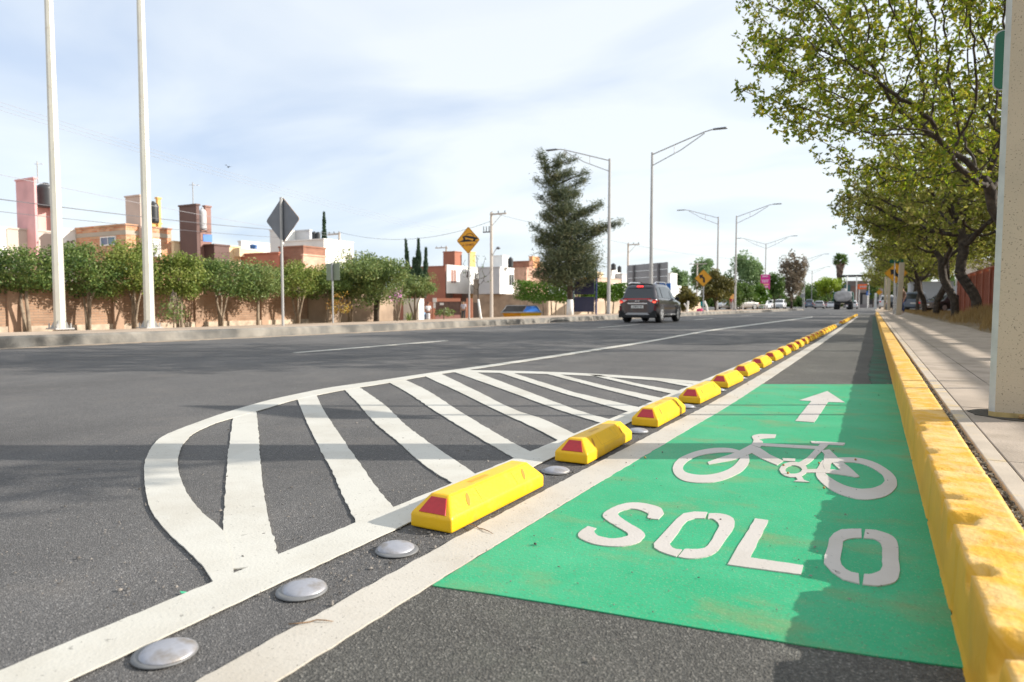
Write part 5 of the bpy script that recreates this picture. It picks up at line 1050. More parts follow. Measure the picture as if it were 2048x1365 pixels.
fartree('pale round tree crown behind the billboard', 1405, 140, 610, 518, 62, 54, M_far1, 4500, .42); fartree('small light tree crown just right of the billboard', 1358, 130, 610, 535, 46, 55, M_far1, 3000, .4)
fartree('yellow green bushes under the large pale tree, left', 1478, 85, 618, 566, 62, 56, M_far5, 5000, .25, low=.1); fartree('yellow green bushes under the large pale tree, right', 1515, 90, 618, 570, 50, 57, M_hedge, 4000, .25, low=.1)
fartree('fresh green tree between the banner and the bare brown tree', 1548, 115, 616, 545, 36, 58, M_far5, 3500, .3, low=.2)
fartree('bare looking brown tree left of the distant road', 1582, 120, 617, 500, 62, 59, M_far3, 4200, .36, low=.12, cl=60, clr=.30)
fartree('dull green tree behind the bare brown tree', 1625, 190, 613, 562, 60, 60, M_far5, 3000, .45, low=.05); fartree('bright lime green tree before the palm', 1658, 165, 613, 554, 60, 61, M_far4, 5000, .42, low=.3)
fartree('dark green tree right of the lime tree', 1690, 200, 613, 566, 30, 62, M_far5, 2500, .5, low=.1)
fartree('drooping grey green tree before the far building', 1745, 150, 613, 555, 26, 63, M_far5, 2200, .35, low=.2)
# palm
q = P(1677, 175, 0); t = thing('palm_tree', 'tall fan palm with a skirt of dead fronds', 'palm tree', q); h = Z(523, 175); RNG = np.random.default_rng(1)
b = MB(); b.tube([(0, 0, -.5), (0, 0, h*.6), (.1, 0, h)], [.42, .34, .3], 8); b.build('trunk', M_barkL, t)
n = 500; u = RNG.uniform(0, 1, n); a = RNG.uniform(0, 2*PI, n); rr = (.12+1.15*u**1.3)*RNG.uniform(.5, 1, n); C = np.stack([np.cos(a)*rr, np.sin(a)*rr, h-6.2*(1-u)-.3], 1); D = np.stack([np.cos(a)*.3, np.sin(a)*.3, -np.ones(n)], 1); D /= np.linalg.norm(D, axis=1)[:, None]; V, Fq = leafquads(C, D, np.full(n, 1.3), np.full(n, .3)); fastmesh('dead_fronds', V, Fq, mat('dead_frond', (.26, .18, .13), .9, .2, 2), t)
n = 260; a = RNG.uniform(0, 2*PI, n); e = RNG.uniform(-.7, 1.3, n); D = np.stack([np.cos(a)*np.cos(e), np.sin(a)*np.cos(e), np.sin(e)], 1); C = D*RNG.uniform(.9, 1.8, (n, 1))+np.array([.1, 0, h+.1]); V, Fq = leafquads(C, D, np.full(n, 1.3), np.full(n, .34)); fastmesh('crown', V, Fq, M_far5, t)
# distant treeline as one mass
RNG = np.random.default_rng(2); Cs = []
for (pa, pb, d, yt) in ((1330, 1660, 230, 590), (1600, 1760, 260, 592), (1090, 1340, 150, 598), (1750, 2060, 170, 560)):
    n = 9000; px = RNG.uniform(pa, pb, n); dd = RNG.uniform(d, d+12, n); top = (610-yt)/F*d+.75; z = RNG.uniform(-1, 1, n)**2*0+RNG.uniform(-1, 1, n)*.5*top+.4*top; z *= 1+.25*np.sin(px*.13)+.15*np.sin(px*.37+1)
    l_ = (px-CX)/F*dd; Cs.append(np.stack([dd*fx+l_*rx_, dd*fy+l_*ry_, z], 1))
C = np.vstack(Cs); n = len(C); V, Fq = leafquads(C, unit(n), RNG.uniform(.7, 1.6, n), RNG.uniform(.6, 1.2, n)); tag(fastmesh('distant_trees', V, Fq, M_far5), 'low mass of distant trees closing the horizon', 'trees', kind='stuff')
# ------------------------------------------------------------------ vehicles
def vehicle(name, label, cat, loc, rz, L_, W, Hh, paintm, kind='suv', group=None, wr=.33, detail=False):
    t = thing(name, label, cat, loc, rz, group); hw = W/2; zb = .24 if kind != 'sedan' else .2; be = Hh*.60
    # stations along the length, rear at y=0: (y, z_shoulder/belt, z_top, half width low, half width top)
    if kind == 'suv': st = [(0, be*.92, be*.94, .90, .86), (.06, be*.985, be*1.0, .965, .90), (.16, be*1.01, Hh*.68, 1, .84), (.34, be*1.01, Hh*.90, 1, .77), (.46, be*1.01, Hh*.97, 1, .75), (.9, be, Hh*.995, 1, .745), (L_*.42, be*.985, Hh, 1, .75), (L_*.55, be*.97, Hh*.985, 1, .745), (L_*.63, be*.965, Hh*.93, 1, .75), (L_*.76, be*.955, Hh*.675, 1, .82), (L_*.80, be*.93, be*1.04, .995, .84), (L_*.92, be*.86, be*.93, .97, .83), (L_*.985, be*.72, be*.80, .90, .80), (L_, be*.55, be*.62, .82, .74)]
    else: st = [(0, be*.88, be*.93, .88, .84), (.08, be*.97, be*1.05, .95, .86), (.55, be, be*1.10, 1, .84), (.85, be, be*1.14, 1, .82), (1.35, be, Hh*.95, 1, .72), (1.8, be, Hh, 1, .70), (L_*.52, be, Hh*.99, 1, .70), (L_*.60, be*.98, Hh*.94, 1, .72), (L_*.74, be*.95, be*1.10, 1, .82), (L_*.9, be*.86, be*.97, .97, .82), (L_, be*.58, be*.7, .84, .74)]
    vs = []; rings = []
    for (y, zs, zt, wl, wt) in st:
        tp = 0 if y > .2 and y < L_-.25 else .12; zlo = zb+tp
        half = [(0, zlo), (hw*wl*.80, zlo), (hw*wl*.97, zlo+.10), (hw*wl, zb+(zs-zb)*.55), (hw*wl*.985, zs*.93), (hw*wl*.955, zs), (hw*(wt*.985), zt-.055*(zt-zs)-.03), (hw*wt*.90, zt-.008), (hw*wt*.5, zt+.008), (0, zt+.012)]
        full = [(x, z) for x, z in half]+[(-x, z) for x, z in half[-2:0:-1]]
        rings.append([(x, y, z) for x, z in full])
    n = len(rings[0]); b = MB(); vs = [p for r_ in rings for p in r_]
    fs = [(i*n+k, i*n+(k+1) % n, (i+1)*n+(k+1) % n, (i+1)*n+k) for i in range(len(rings)-1) for k in range(n)]+[tuple(range(n))[::-1], tuple(range(len(vs)-n, len(vs)))]
    b.add(vs, fs); bo = b.build('body', paintm, t, smooth=True, seg=1)
    md = bo.modifiers.new('es', 'EDGE_SPLIT'); md.split_angle = R(38)
    # glass: side windows between ring points 5 and 6
    glass = MB()
    if kind == 'suv': cab = [(3, 5), (5, 7), (7, 9)]; reari = (2, 4); fronti = (8, 9)
    else: cab = [(4, 5), (5, 6), (6, 8)]; reari = (3, 4); fronti = (7, 8)
    def rp(i, k): return Vector(rings[i][k])
    for sgn in (0, 1):
        k5, k6 = (5, 6) if not sgn else (n-5, n-6)
        for a, c in cab:
            g = MB(); seq = list(range(a, c+1)); lo = []; hi = []
            for i in seq: p, q_ = rp(i, k5), rp(i, k6); lo.append(p.lerp(q_, .10)); hi.append(p.lerp(q_, .90))
            ofs = Vector((.012 if not sgn else -.012, 0, .004))
            lo[0].y += .05; hi[0].y += .05; lo[-1].y -= .04; hi[-1].y -= .04
            v = [p+ofs for p in lo+hi]; m_ = len(lo); g.add(v, [(j, j+1, m_+j+1, m_+j) if not sgn else (m_+j, m_+j+1, j+1, j) for j in range(m_-1)]); g.build('side_window', M_glass, t)
    def pane(nm, i0, i1, sg):
        g = MB(); rws = []
        for i in range(i0, i1+1):
            y, zs, zt, wl, wt = st[i]; z = zt+.016
            rws.append([(x*hw*wt*(.90), y+sg*.016, z) for x in (-1, -.5, 0, .5, 1)])
        if nm == 'rear_window' and kind == 'suv':
            y, zs, zt, wl, wt = st[1]; rws.insert(0, [(x*hw*.86, y+.02, be*1.035) for x in (-1, -.5, 0, .5, 1)])
            rws[-1] = [(x*.97, y_, z-.03) for x, y_, z in rws[-1]]
        v = [p for r_ in rws for p in r_]; g.add(v, [(r_*5+j, r_*5+j+1, (r_+1)*5+j+1, (r_+1)*5+j) for r_ in range(len(rws)-1) for j in range(4)]); return g.build(nm, M_glass, t)
    if kind == 'suv': pane('rear_window', 2, 3, -1); pane('windscreen', 8, 9, 1)
    else: pane('rear_window', 3, 4, -1); pane('windscreen', 7, 8, 1)
    # wheels
    for sx in (-1, 1):
        for y in (L_*.19, L_*.80):
            wt_ = MB(); X = lambda a: sx*a
            wt_.tube([(X(hw-.23), y, wr), (X(hw-.20), y, wr), (X(hw-.03), y, wr), (X(hw+.004), y, wr)], [wr*.93, wr, wr, wr*.92], 24); wo = wt_.build('wheel', M_blk2, t, smooth=False)
            rm = MB(); rm.tube([(X(hw-.01), y, wr), (X(hw+.010), y, wr)], [wr*.70, wr*.66], 20, 0); ro = rm.build('rim', M_galv, wo)
            if detail:
                sp_ = MB()
                for k in range(5):
                    a = 2*PI*k/5+.3; c, s_ = math.cos(a), math.sin(a)
                    sp_.add([(X(hw+.013), y+c*wr*.2-s_*wr*.16, wr+s_*wr*.2+c*wr*.16), (X(hw+.013), y+c*wr*.6-s_*wr*.20, wr+s_*wr*.6+c*wr*.20), (X(hw+.013), y+math.cos(a+.75)*wr*.55, wr+math.sin(a+.75)*wr*.55)], [(0, 1, 2), (2, 1, 0)])
                sp_.build('rim_gap', M_blk2, wo)
            ar = MB(); k = 14; o_ = []
            for j in range(k+1): a = PI*j/k*1.10-.16; o_.append((y+math.cos(a)*(wr+.07), wr+math.sin(a)*(wr+.07)))
            ar.add([(X(hw*1.0+.003), a, c) for a, c in o_]+[(X(hw+.003), y, wr)], [(j, j+1, k+1) for j in range(k)]); ar.build('wheel_arch', M_blk2, t)
    tl = mat('tail_light', (.50, .008, .012), .25, 0, emit=.18); 
    for sx in (-1, 1):
        g = MB()
        if detail:
            g.add([(sx*hw*.97, .02, be*.96), (sx*hw*.70, -.012, be*.99), (sx*hw*.50, -.016, be*.985), (sx*hw*.66, -.02, be*.88), (sx*hw*.93, -.012, be*.84), (sx*hw*1.005, .30, be*.955), (sx*hw*1.01, .28, be*.90)], [(0, 1, 2, 3, 4), (0, 5, 6, 4)] if sx < 0 else [(4, 3, 2, 1, 0), (4, 6, 5, 0)])
            lo = g.build('tail_light', tl, t); g = MB(); g.add([(sx*hw*.80, -.022, be*.975), (sx*hw*.55, -.022, be*.965), (sx*hw*.67, -.024, be*.895), (sx*hw*.74, -.023, be*.89)], [(0, 1, 2, 3), (3, 2, 1, 0)]); g.build('lens', M_signW, lo)
            g = MB(); g.add([(sx*hw*.97, -.018, be*.90), (sx*hw*.78, -.025, be*.895), (sx*hw*.83, -.026, be*.845), (sx*hw*.93, -.02, be*.845)], [(0, 1, 2, 3), (3, 2, 1, 0)]); g.build('glow', mat('brake_glow', (1, .10, .05), .3, 0, emit=1.6), lo)
        else: g.box(sx*hw*.86-.09, sx*hw*.86+.09, -.02, .05, be*.78, be*.95); g.build('tail_light', tl, t)
    b = MB(); b.box(-.26, .26, -.03, -.012, be*.62, be*.74); b.build('number_plate', M_signW, t)
    for sx in (-1, 1): b = MB(); b.prism([(sx*hw*.99, L_*.66), (sx*(hw+.17), L_*.655), (sx*(hw+.18), L_*.675), (sx*hw*.99, L_*.70)], be*.985, be*1.10); b.build('mirror', paintm if not detail else M_blk2, t, bevel=.02)
    for sx in (-1, 1): b = MB(); b.box(sx*hw*.68-.13, sx*hw*.68+.13, L_-.16, L_-.02, be*.66, be*.80); b.build('headlight', M_signW, t, bevel=.02)
    return t
M_suv = mat('grey_metallic_paint', (.055, .052, .060), .28, .04, 3, metal=.55, coat=.8)
q = P(1279, 28.3)
suv = vehicle('suv', 'dark grey SUV with its brake lights on, driving away', 'car', (q.x, q.y-.3, .006), R(-1.0), 4.05, 1.62, 1.62, M_suv, 'suv', wr=.335, detail=True)
hw, be = .81, .972
Mch = mat('chrome_trim', (.62, .62, .64), .2, 0, metal=.8)
b = MB(); b.box(-.42, .42, -.035, -.015, be*.79, be*.845); b.build('chrome_bar', Mch, suv, bevel=.008)
b = MB(); b.prism([(-.52, be*.34), (.52, be*.34), (.42, be*.43), (-.42, be*.43)], .02, .05, 0, Mz); b.build('skid_plate', mat('skid_silver', (.42, .42, .43), .35, 0, metal=.5), suv)
b = MB(); b.prism([(-.79, .22), (.79, .22), (.80, .50), (.67, .52), (.57, .40), (-.57, .40), (-.67, .52), (-.80, .50)], .004, .035, 0, Mz); b.build('lower_bumper', M_blk2, suv)
b = MB(); b.box(-.57, .57, -.028, -.010, be*.995, be*1.025); b.build('light_bar', MATS['tail_light'], suv)
b = MB(); b.box(-.13, .13, .30, .335, 1.48, 1.525); b.build('brake_light', mat('brake_glow2', (1, .04, .04), .3, 0, emit=1.8), suv)
b = MB(); b.tube([(-.56, .27, 1.565), (-.3, .23, 1.59), (.3, .23, 1.59), (.56, .27, 1.565)], .03, 8); b.build('spoiler', M_blk2, suv)
for sx in (-1, 1):
    b = MB(); b.tube([(sx*.55, .45, 1.60), (sx*.55, .7, 1.68), (sx*.55, 1.9, 1.69), (sx*.55, 2.2, 1.63)], .022, 6); b.build('roof_rail', Mch, suv)
    b = MB(); b.box(sx*.73-.045, sx*.73+.045, -.012, .03, be*.52, be*.72); b.build('reflector', mat('dark_red_reflector', (.12, .01, .015), .4), suv)
    b = MB(); b.box(sx*.812-.012, sx*.812+.012, 1.15, 2.85, .30, .37); b.build('sill_trim', M_galv, suv)
b = MB(); b.box(-.085, -.055, -.034, -.02, be*.885, be*.955); b.box(.055, .085, -.034, -.02, be*.885, be*.955); b.box(-.055, .055, -.034, -.022, be*.91, be*.93); b.build('emblem', Mch, suv)
b = MB(); b.tube([(0, .55, 1.6), (0, .40, 1.72)], .008, 5); b.build('antenna', M_blk2, suv)
b = MB(); b.box(-.65, .65, .5, 3.5, .2, .26); b.build('underbody', M_blk2, suv)
text('UZM-41-90', .085, (0, -.032, be*.68), (PI/2, 0, 0), M_black, suv, name='plate_text')
Pw = mat('white_car_paint', (.70, .70, .72), .3, .03, 2, coat=.6); Ps = mat('silver_car_paint', (.40, .41, .43), .3, .03, 2, metal=.4, coat=.6); Pr = mat('red_car_paint', (.30, .02, .03), .3, .03, 2, coat=.6); Pk = mat('black_car_paint', (.02, .022, .028), .3, .03, 2, coat=.6); Pbl = mat('blue_grey_car_paint', (.10, .13, .18), .3, .03, 2, coat=.6)
def at_(px, d): v = P(px, d); return (v.x, v.y, .006)
vehicle('car', 'silver hatchback driving away in the distance, left of the tank truck', 'car', at_(1637, 128), 0, 4.1, 1.75, 1.5, Ps, 'suv')
vehicle('car', 'small white car ahead, partly behind the tank truck on its left', 'car', at_(1660, 150), 0, 4.2, 1.75, 1.45, Pw, 'sedan'); vehicle('car', 'dark red car far ahead between the silver and white cars', 'car', at_(1651, 160), 0, 4.2, 1.75, 1.45, Pr, 'sedan')
vehicle('car', 'white car showing just right of the tank truck', 'car', at_(1703, 118), 0, 4.2, 1.75, 1.5, Pw, 'suv')
vehicle('van', 'pale van far off on the left side of the junction', 'van', at_(1617, 165), R(0), 5, 1.9, 2.1, Pbl, 'suv')
vehicle('suv', 'white SUV facing the camera beyond the median', 'car', (*P(1562, 128)[:2], .0), PI, 4.7, 1.9, 1.75, Pw, 'suv')
vehicle('car', 'dark car just left of the white SUV beyond the median', 'car', (*P(1549, 132)[:2], .0), PI, 4.4, 1.8, 1.5, Pbl, 'sedan')
vehicle('car', 'white parked car behind the banner lamp pole', 'car', (*P(1533, 108)[:2], .0), PI*.97, 4.4, 1.8, 1.45, Pw, 'sedan'); vehicle('car', 'second white parked car right of the banner lamp pole', 'car', (*P(1540, 118)[:2], .0), PI, 4.4, 1.8, 1.6, Pw, 'suv')
vehicle('car', 'parked car behind the low white rail, with a bright headlight', 'car', (*P(1508, 88)[:2], .15), PI*.8, 4.4, 1.8, 1.45, mat('tan_car', (.28, .26, .24), .3, coat=.5), 'sedan')
vehicle('car', 'grey parked car left of the low white rail', 'car', (*P(1484, 96)[:2], .15), PI*.8, 4.4, 1.8, 1.4, Ps, 'sedan')
vehicle('pickup', 'light van parked beside the concrete poles on the right', 'car', (*P(1773, 92)[:2], .18), 0, 4.8, 1.9, 1.9, Pw, 'suv'); vehicle('car', 'dark car parked behind the leaning concrete pole', 'car', (*P(1790, 74)[:2], .18), 0, 4.3, 1.8, 1.45, Pk, 'sedan')
vehicle('suv', 'dark SUV with a pale roof parked under the trees on the right', 'car', (*P(1826, 62)[:2], .18), R(-8), 4.6, 1.85, 1.75, Pbl, 'suv'); vehicle('car', 'black car parked between the tree trunks', 'car', (*P(1853, 56)[:2], .18), R(-50), 4.4, 1.8, 1.42, Pk, 'sedan')
# tank truck
q = P(1684.5, 106); t = thing('tank_truck', 'tank truck with a dirty oval silver tank seen from behind', 'truck', (q.x, q.y, .006)); M_tk = mat('dirty_tank_end', (.42, .40, .39), .5, .25, 1.2, col2=(.28, .26, .25), c2amt=.4, c2scale=1.5)
def oval(y, k=1): return [(1.27*k*math.copysign(abs(math.cos(a))**.8, math.cos(a)), y, 2.05+.86*k*math.copysign(abs(math.sin(a))**.8, math.sin(a))) for a in [2*PI*i/28 for i in range(28)]]
b = MB(); rr = [oval(-.10, .5), oval(-.05, .85), oval(.0, .97), oval(.1, 1), oval(6.5, 1)]; b.add([p for r_ in rr for p in r_], [(i*28+k, i*28+(k+1) % 28, (i+1)*28+(k+1) % 28, (i+1)*28+k) for i in range(4) for k in range(28)]+[tuple(range(28))[::-1], tuple(range(112, 140))]); b.build('tank', M_tk, t, smooth=True)
b = MB(); b.box(-1.25, 1.25, .3, 7, .95, 1.28); b.box(-1.2, 1.2, -.1, .1, .75, 1.1); b.build('chassis', M_blk2, t); b = MB()
for sx in (-1, 1): b.prism([(sx*1.30, 1.2), (sx*1.42, 1.25), (sx*1.36, 2.7), (sx*1.20, 2.75)], -6, -.3, 0, Mz)
b.build('side_rail', mat('truck_green', (.01, .10, .08), .5), t); b = MB(); b.box(-1.15, 1.15, 7.0, 9.2, .9, 2.9); b.build('cab', mat('cab_white', (.6, .6, .6), .4), t, bevel=.12); b = MB(); b.lathe([(.4, 0), (.4, .35), (.3, .4)], 16, (0, 3, 2.9)); b.build('hatch', M_tk, t)
for sx in (-1, 1):
    for y in (.9, 2.2, 7.9): b = MB(); b.tube([(sx*.72, y, .5), (sx*1.26, y, .5)], [.5, .5], 20); b.build('wheel', M_blk2, t)
b = MB(); b.box(-.26, .26, -.13, -.105, .86, .99); b.build('number_plate', mat('plate_ochre', (.5, .42, .25), .5), t)
# ------------------------------------------------------------------ far street objects on the right
q = P(1722, 168); t = thing('shop_building', 'grey commercial building with a flat canopy and an orange sign', 'building', (q.x, q.y, 0)); b = MB(); b.box(-4.0, 4.6, 0, 10, -.2, Z(562, 168)); b.build('wall', pm('shopgrey', (.33, .30, .30)), t)
for (a0, a1, ya, yb, m) in ((-3.8, -2.6, 608, 570, mat('teal_panel', (.10, .24, .25), .5)), (-2.4, -.9, 608, 572, pm('palerust', (.34, .22, .19))), (-.3, 3.8, 609, 586, pm('darkshop', (.05, .05, .055))), (.2, 1.2, 609, 590, pm('shopdoor', (.35, .34, .34)))):
    b = MB(); b.box(a0, a1, -.12-.02*(a0 > 0), -.01, Z(ya, 168), Z(yb, 168)); b.build('front_panel', m, t)
b = MB(); q = P(1720, 164); b.box(q.x-4.6, q.x+4.2, q.y-1.6, q.y+7, Z(553, 165), Z(551, 165)); b.build('canopy', mat('canopy_dark', (.04, .04, .045), .6), t, world=True)
for px in (1692, 1711, 1734): b = MB(); v = P(px, 162.6); b.tube([(v.x, v.y, 0), (v.x, v.y, Z(553, 163))], .12, 6); b.build('column', PW, t, world=True)
q0 = P(1732, 156); ts = thing('shop_sign', 'orange shop sign board with pale lettering on the grey building', 'sign', (q0.x, q0.y, Z(579, 156))); b = MB(); b.box(-1.9, 1.9, -.1, .1, 0, Z(569, 156)-Z(579, 156)); b.build('board', mat('sign_orange', (.80, .13, .02), .5), ts); b = MB()
for k in range(7): b.box(-1.45+.42*k, -1.45+.42*k+.30, -.125, -.102, .38, .80)
b.build('lettering', mat('sign_letters', (.45, .40, .42), .5), ts)
b = MB()
for xx in (-1.6, 1.6): b.tube([(xx, .2, -Z(579, 156)), (xx, .2, .4)], .12, 6)
b.build('post', M_poleG, ts)
v = P(1736, 150); ts = thing('blue_sign', 'square blue road sign with a white symbol in the distance', 'road sign', (v.x, v.y, 0)); b = MB(); b.tube([(0, .06, 0), (0, .06, Z(583, 150))], .06, 6); b.build('post', M_poleG, ts); b = MB(); b.box(-.48, .48, -.03, .0, Z(591, 150), Z(582, 150)); b.build('panel', mat('road_blue', (.015, .14, .55), .5), ts); b = MB(); b.box(-.22, .18, -.045, -.032, Z(588.5, 150), Z(586.5, 150)); b.box(-.05, .05, -.045, -.032, Z(587, 150), Z(584.5, 150)); b.build('symbol', M_signW, ts)
diamond('road_sign', 'tiny distant yellow diamond sign beyond the kerb end', 'road sign', (*P(1757, 88)[:2], .17), .38, 0, Z(585, 88)-.17, M_signY)
v = P(1750, 95); b = MB(); b.box(-.14, .14, -.12, .12, 0, Z(588, 95)); b.box(-.2, .2, -.18, .18, 0, .3); tag(b.build('bollard_post', PW, loc=(v.x, v.y, .1)), 'pale post at the far end of the yellow kerb', 'post')
lamp('slender distant lamp pole in front of the grey building', P(1736, 120, .1), (1,), 8.5, r=.09)
# street name sign by leaning pole
v = P(1786, 41); ts = thing('street_name_sign', 'green street name sign above the right arrow sign', 'sign', (v.x, v.y, .17)); b = MB(); b.tube([(.0, 0, 0), (.0, 0, Z(521, 41)-.17)], .03, 6); b.build('post', M_galv, ts); b = MB(); b.box(-.28, .45, -.02, .0, Z(527, 41)-.17, Z(520, 41)-.17); b.build('plate', M_green_sign, ts)
# slatted fence and low walls on right
ft = thing('slatted_fence', 'red brown slatted fence behind the street trees', 'fence', (6.3, 1.5, .1)); Mf = plain('red_slats', (.36, .12, .07), .15, 2)
for k in range(21):
    y0 = k*3.2; b = MB(); b.box(-.16, .16, y0, y0+.30, 0, 2.88); b.build('post', Mf, ft)
    b = MB(); b.box(-.02, .03, y0+.31, y0+3.19, .1, 2.72)
    for j in range(9): b.box(-.07, -.021, y0+.42+j*.31, y0+.42+j*.31+.14, .12, 2.7)
    b.build('slats', Mf, ft)
b = MB(); b.box(-.1, .1, .31, 67, 2.885, 2.96); b.build('top_rail', Mf, ft)
house('pale house behind the red slatted fence', [(64, 1925, 2075, 2150, 520, PB, 0)]); house('grey roofed house behind the parked cars on the right', [(70, 1820, 1905, 1912, 565, PG, 0)])
wallseg('boundary_wall', 'low grey wall behind the parked cars on the right', (7.2, 70), (7.2, 140), .3, 0, 2.6, PG)
# left far street bits
v = P(1374, 55); t = thing('stump', 'pale lopped tree stump with two stubs left of the arrow sign', 'stump', (v.x, v.y, .1)); b = MB(); b.tube([(0, 0, -.1), (.02, 0, .35), (.06, 0, .95)], [.11, .09, .07], 8); b.tube([(.0, 0, .4), (-.25, 0, .75)], [.07, .05], 6); b.build('trunk', M_lime, t)
v = P(1411, 56); b = MB(); b.tube([(.15, 0, -.1), (.08, 0, .5), (-.12, 0, .95)], [.10, .09, .08], 8); tag(b.build('leaning_trunk', M_lime, loc=(v.x, v.y, .1)), 'whitewashed leaning trunk right of the arrow sign', 'tree trunk')
v = P(1400, 62); b = MB(); b.lathe([(.02, 0), (.28, .05), (.34, .2), (.30, .38), (.05, .42)], 14); tag(b.build('pink_bundle', mat('pink_plastic', (.80, .06, .20), .5), smooth=True, loc=(v.x, v.y, .0)), 'bright pink bundle on the ground behind the arrow sign', 'bundle')
v = P(1404, 63); b = MB(); b.box(-.18, .18, -.05, .05, 0, .42); tag(b.build('hanging_cloth', mat('teal_cloth', (.0, .40, .45), .7), bevel=.03, loc=(v.x, v.y, .62)), 'teal cloth hanging behind the arrow sign post', 'cloth')
v = P(1505, 78); t = thing('low_rail', 'low white rail in front of the parked cars', 'rail', (v.x, v.y, .1), R(20)); b = MB(); b.tube([(-1.1, 0, .62), (1.5, 0, .62)], .05, 6); b.build('bar', M_lime, t)
for xx in (-1.05, 0.2, 1.45): b = MB(); b.box(xx-.05, xx+.05, -.05, .05, -.1, .57); b.build('post', M_lime, t)
v = P(1464, 70); t = thing('hydrant_sign', 'small orange and white board beside the second pair lamp', 'sign', (v.x, v.y, .1)); b = MB(); b.box(-.2, .2, -.02, .02, 1.25, 1.75); b.build('board', mat('board_orange', (.8, .42, .12), .6), t); b = MB(); b.tube([(0, .04, -.1), (0, .04, 1.3)], .03, 6); b.build('post', M_galv, t)
v = P(1604, 126); t = thing('round_sign', 'round grey sign seen from behind on the distant lamp', 'road sign', (v.x, v.y, 0)); b = MB(); b.prism([(.42*math.cos(a), 2.4+.42*math.sin(a)) for a in [2*PI*k/20 for k in range(20)]], -.02, .02, 0, Mz); b.build('panel', M_galv, t); b = MB(); b.tube([(0, .06, 0), (0, .06, 2.6)], .03, 6); b.build('post', M_galv, t)
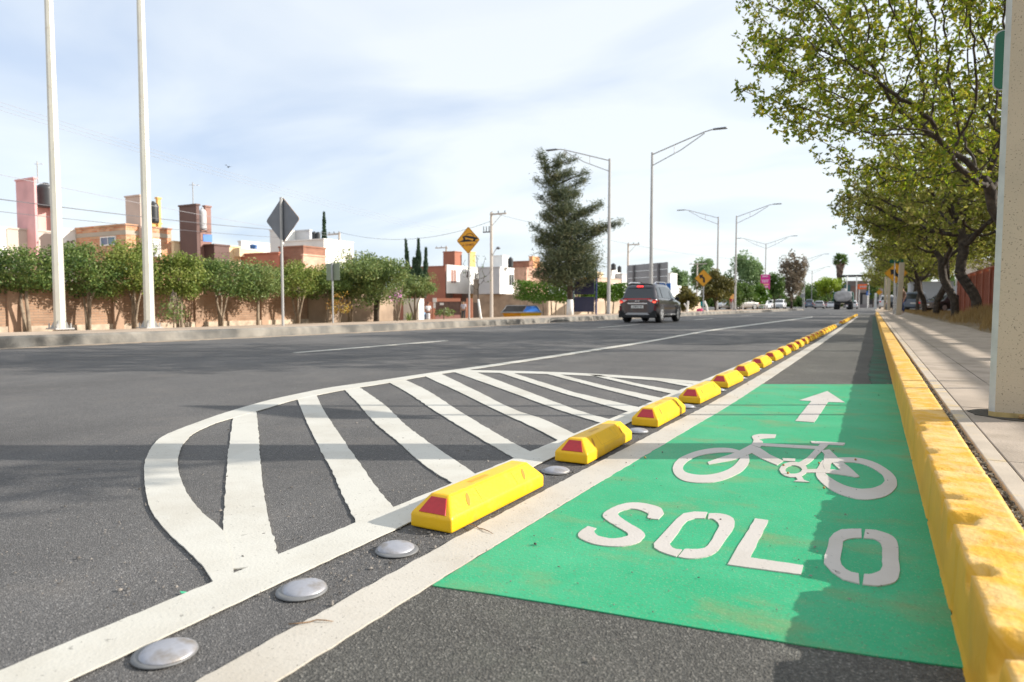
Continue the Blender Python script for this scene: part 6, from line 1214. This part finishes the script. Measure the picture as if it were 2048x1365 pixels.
# ------------------------------------------------------------------ people
def person(label, loc, rz, shirt, trousers, skin, pose=0, hairc=(.02, .015, .012)):
    t = thing('person', label, 'person', loc, rz)
    def skinned(nm, verts, edges, rad, m, parent, root=0, sub=1):
        me = bpy.data.meshes.new(nm); me.from_pydata(verts, edges, []); me.materials.append(m); o = bpy.data.objects.new(nm, me); COL.objects.link(o); o.parent = parent
        md = o.modifiers.new('skin', 'SKIN'); md.use_smooth_shade = True; sv = me.skin_vertices[0].data
        for i, r_ in enumerate(rad): sv[i].radius = (r_, r_) if not isinstance(r_, tuple) else r_
        sv[root].use_root = True; s_ = o.modifiers.new('sub', 'SUBSURF'); s_.levels = sub; s_.render_levels = sub; return o
    V = [(0, 0, .95), (0, 0, 1.12), (0, 0, 1.33), (0, 0, 1.44), (0, -.01, 1.52), (0, -.02, 1.60), (0, -.01, 1.69)]; E = [(0, 1), (1, 2), (2, 3), (3, 4), (4, 5), (5, 6)]; Rr = [(.15, .11), (.13, .10), (.16, .11), .07, .052, (.075, .09), (.06, .075)]
    def chain(pts, rs, frm):
        p = frm
        for q_, r_ in zip(pts, rs): V.append(q_); Rr.append(r_); E.append((p, len(V)-1)); p = len(V)-1
        return p
    for s_ in (-1, 1):
        st_ = .16 if pose else .02
        chain([(s_*.09, 0, .86), (s_*.10, -.02-s_*st_*.5, .48), (s_*.10, -s_*st_, .08), (s_*.11, -.13-s_*st_, .04)], [.085, .055, .04, .035], 0)
        w_ = chain([(s_*.19, 0, 1.39), (s_*.24, .02, 1.12), (s_*.24, -.08, .88), (s_*.24, -.10, .80)], [.055, .042, .030, .028], 2)
        for k, (dx, ln) in enumerate(((-.025, .07), (-.008, .085), (.008, .08), (.024, .065))): chain([(s_*.24+dx, -.115, .78-ln*.5), (s_*.24+dx, -.105, .78-ln)], [.009, .007], w_)
        chain([(s_*.20, -.12, .79), (s_*.195, -.13, .75)], [.010, .008], w_)
    skinned('body', V, E, Rr, skin, t)
    sV = [(0, 0, .93), (0, 0, 1.12), (0, 0, 1.33), (0, 0, 1.42)]; sE = [(0, 1), (1, 2), (2, 3)]; sR = [(.17, .13), (.15, .12), (.18, .13), .09]
    for s_ in (-1, 1): k = len(sV); sV += [(s_*.19, 0, 1.39), (s_*.24, .02, 1.14)]; sE += [(2, k), (k, k+1)]; sR += [.07, .058]
    skinned('shirt', sV, sE, sR, shirt, t)
    tV = [(0, 0, .96)]; tE = []; tR = [(.165, .125)]
    for s_ in (-1, 1): k = len(tV); st_ = .16 if pose else .02; tV += [(s_*.09, 0, .86), (s_*.10, -.02-s_*st_*.5, .48), (s_*.10, -s_*st_, .12)]; tE += [(0, k), (k, k+1), (k+1, k+2)]; tR += [.10, .072, .06]
    skinned('trousers', tV, tE, tR, trousers, t)
    b = MB(); b.lathe([(.03, -.06), (.085, -.02), (.095, .03), (.075, .08), (.02, .105)], 14, (0, .012, 1.665)); b.build('hair', mat('hair_%d' % int(hairc[0]*1000), hairc, .8), t, smooth=True)
    b = MB(); b.add([(-.012, -.10, 1.60), (.012, -.10, 1.60), (0, -.122, 1.595), (0, -.10, 1.63)], [(0, 1, 2), (0, 2, 3), (1, 3, 2)]); b.build('nose', skin, t)
    for s_ in (-1, 1): b = MB(); b.lathe([(.002, -.006), (.008, 0), (.002, .006)], 8, (s_*.03, -.098, 1.63)); b.build('eye', M_black, t)
    b = MB(); b.box(-.022, .022, -.104, -.094, 1.562, 1.570); b.build('mouth', mat('lips', (.35, .12, .10), .6), t)
sk = mat('skin_brown', (.36, .19, .12), .6)
person('person in a pale grey top and dark trousers standing in the gate doorway', P(927, 60.5, Z(641, 61)), R(20), mat('shirt_grey', (.40, .38, .42), .8), mat('trousers_dark', (.05, .05, .06), .8), sk)
person('person in blue trousers and brown top beside the leaning concrete pole', P(1804, 44, .17), R(-60), mat('shirt_brown', (.22, .13, .08), .8), mat('trousers_blue', (.02, .05, .16), .8), sk, 1)
person('person in a white shirt bending behind the barrels at the gate', P(856.5, 60, Z(645, 60)), R(40), mat('shirt_white', (.68, .68, .70), .8), MATS['trousers_dark'], sk)
person('person in a red top standing beside the second pair lamp', P(1463, 76, .1), R(10), mat('shirt_red', (.38, .03, .03), .8), mat('trousers_grey', (.30, .30, .32), .8), sk)
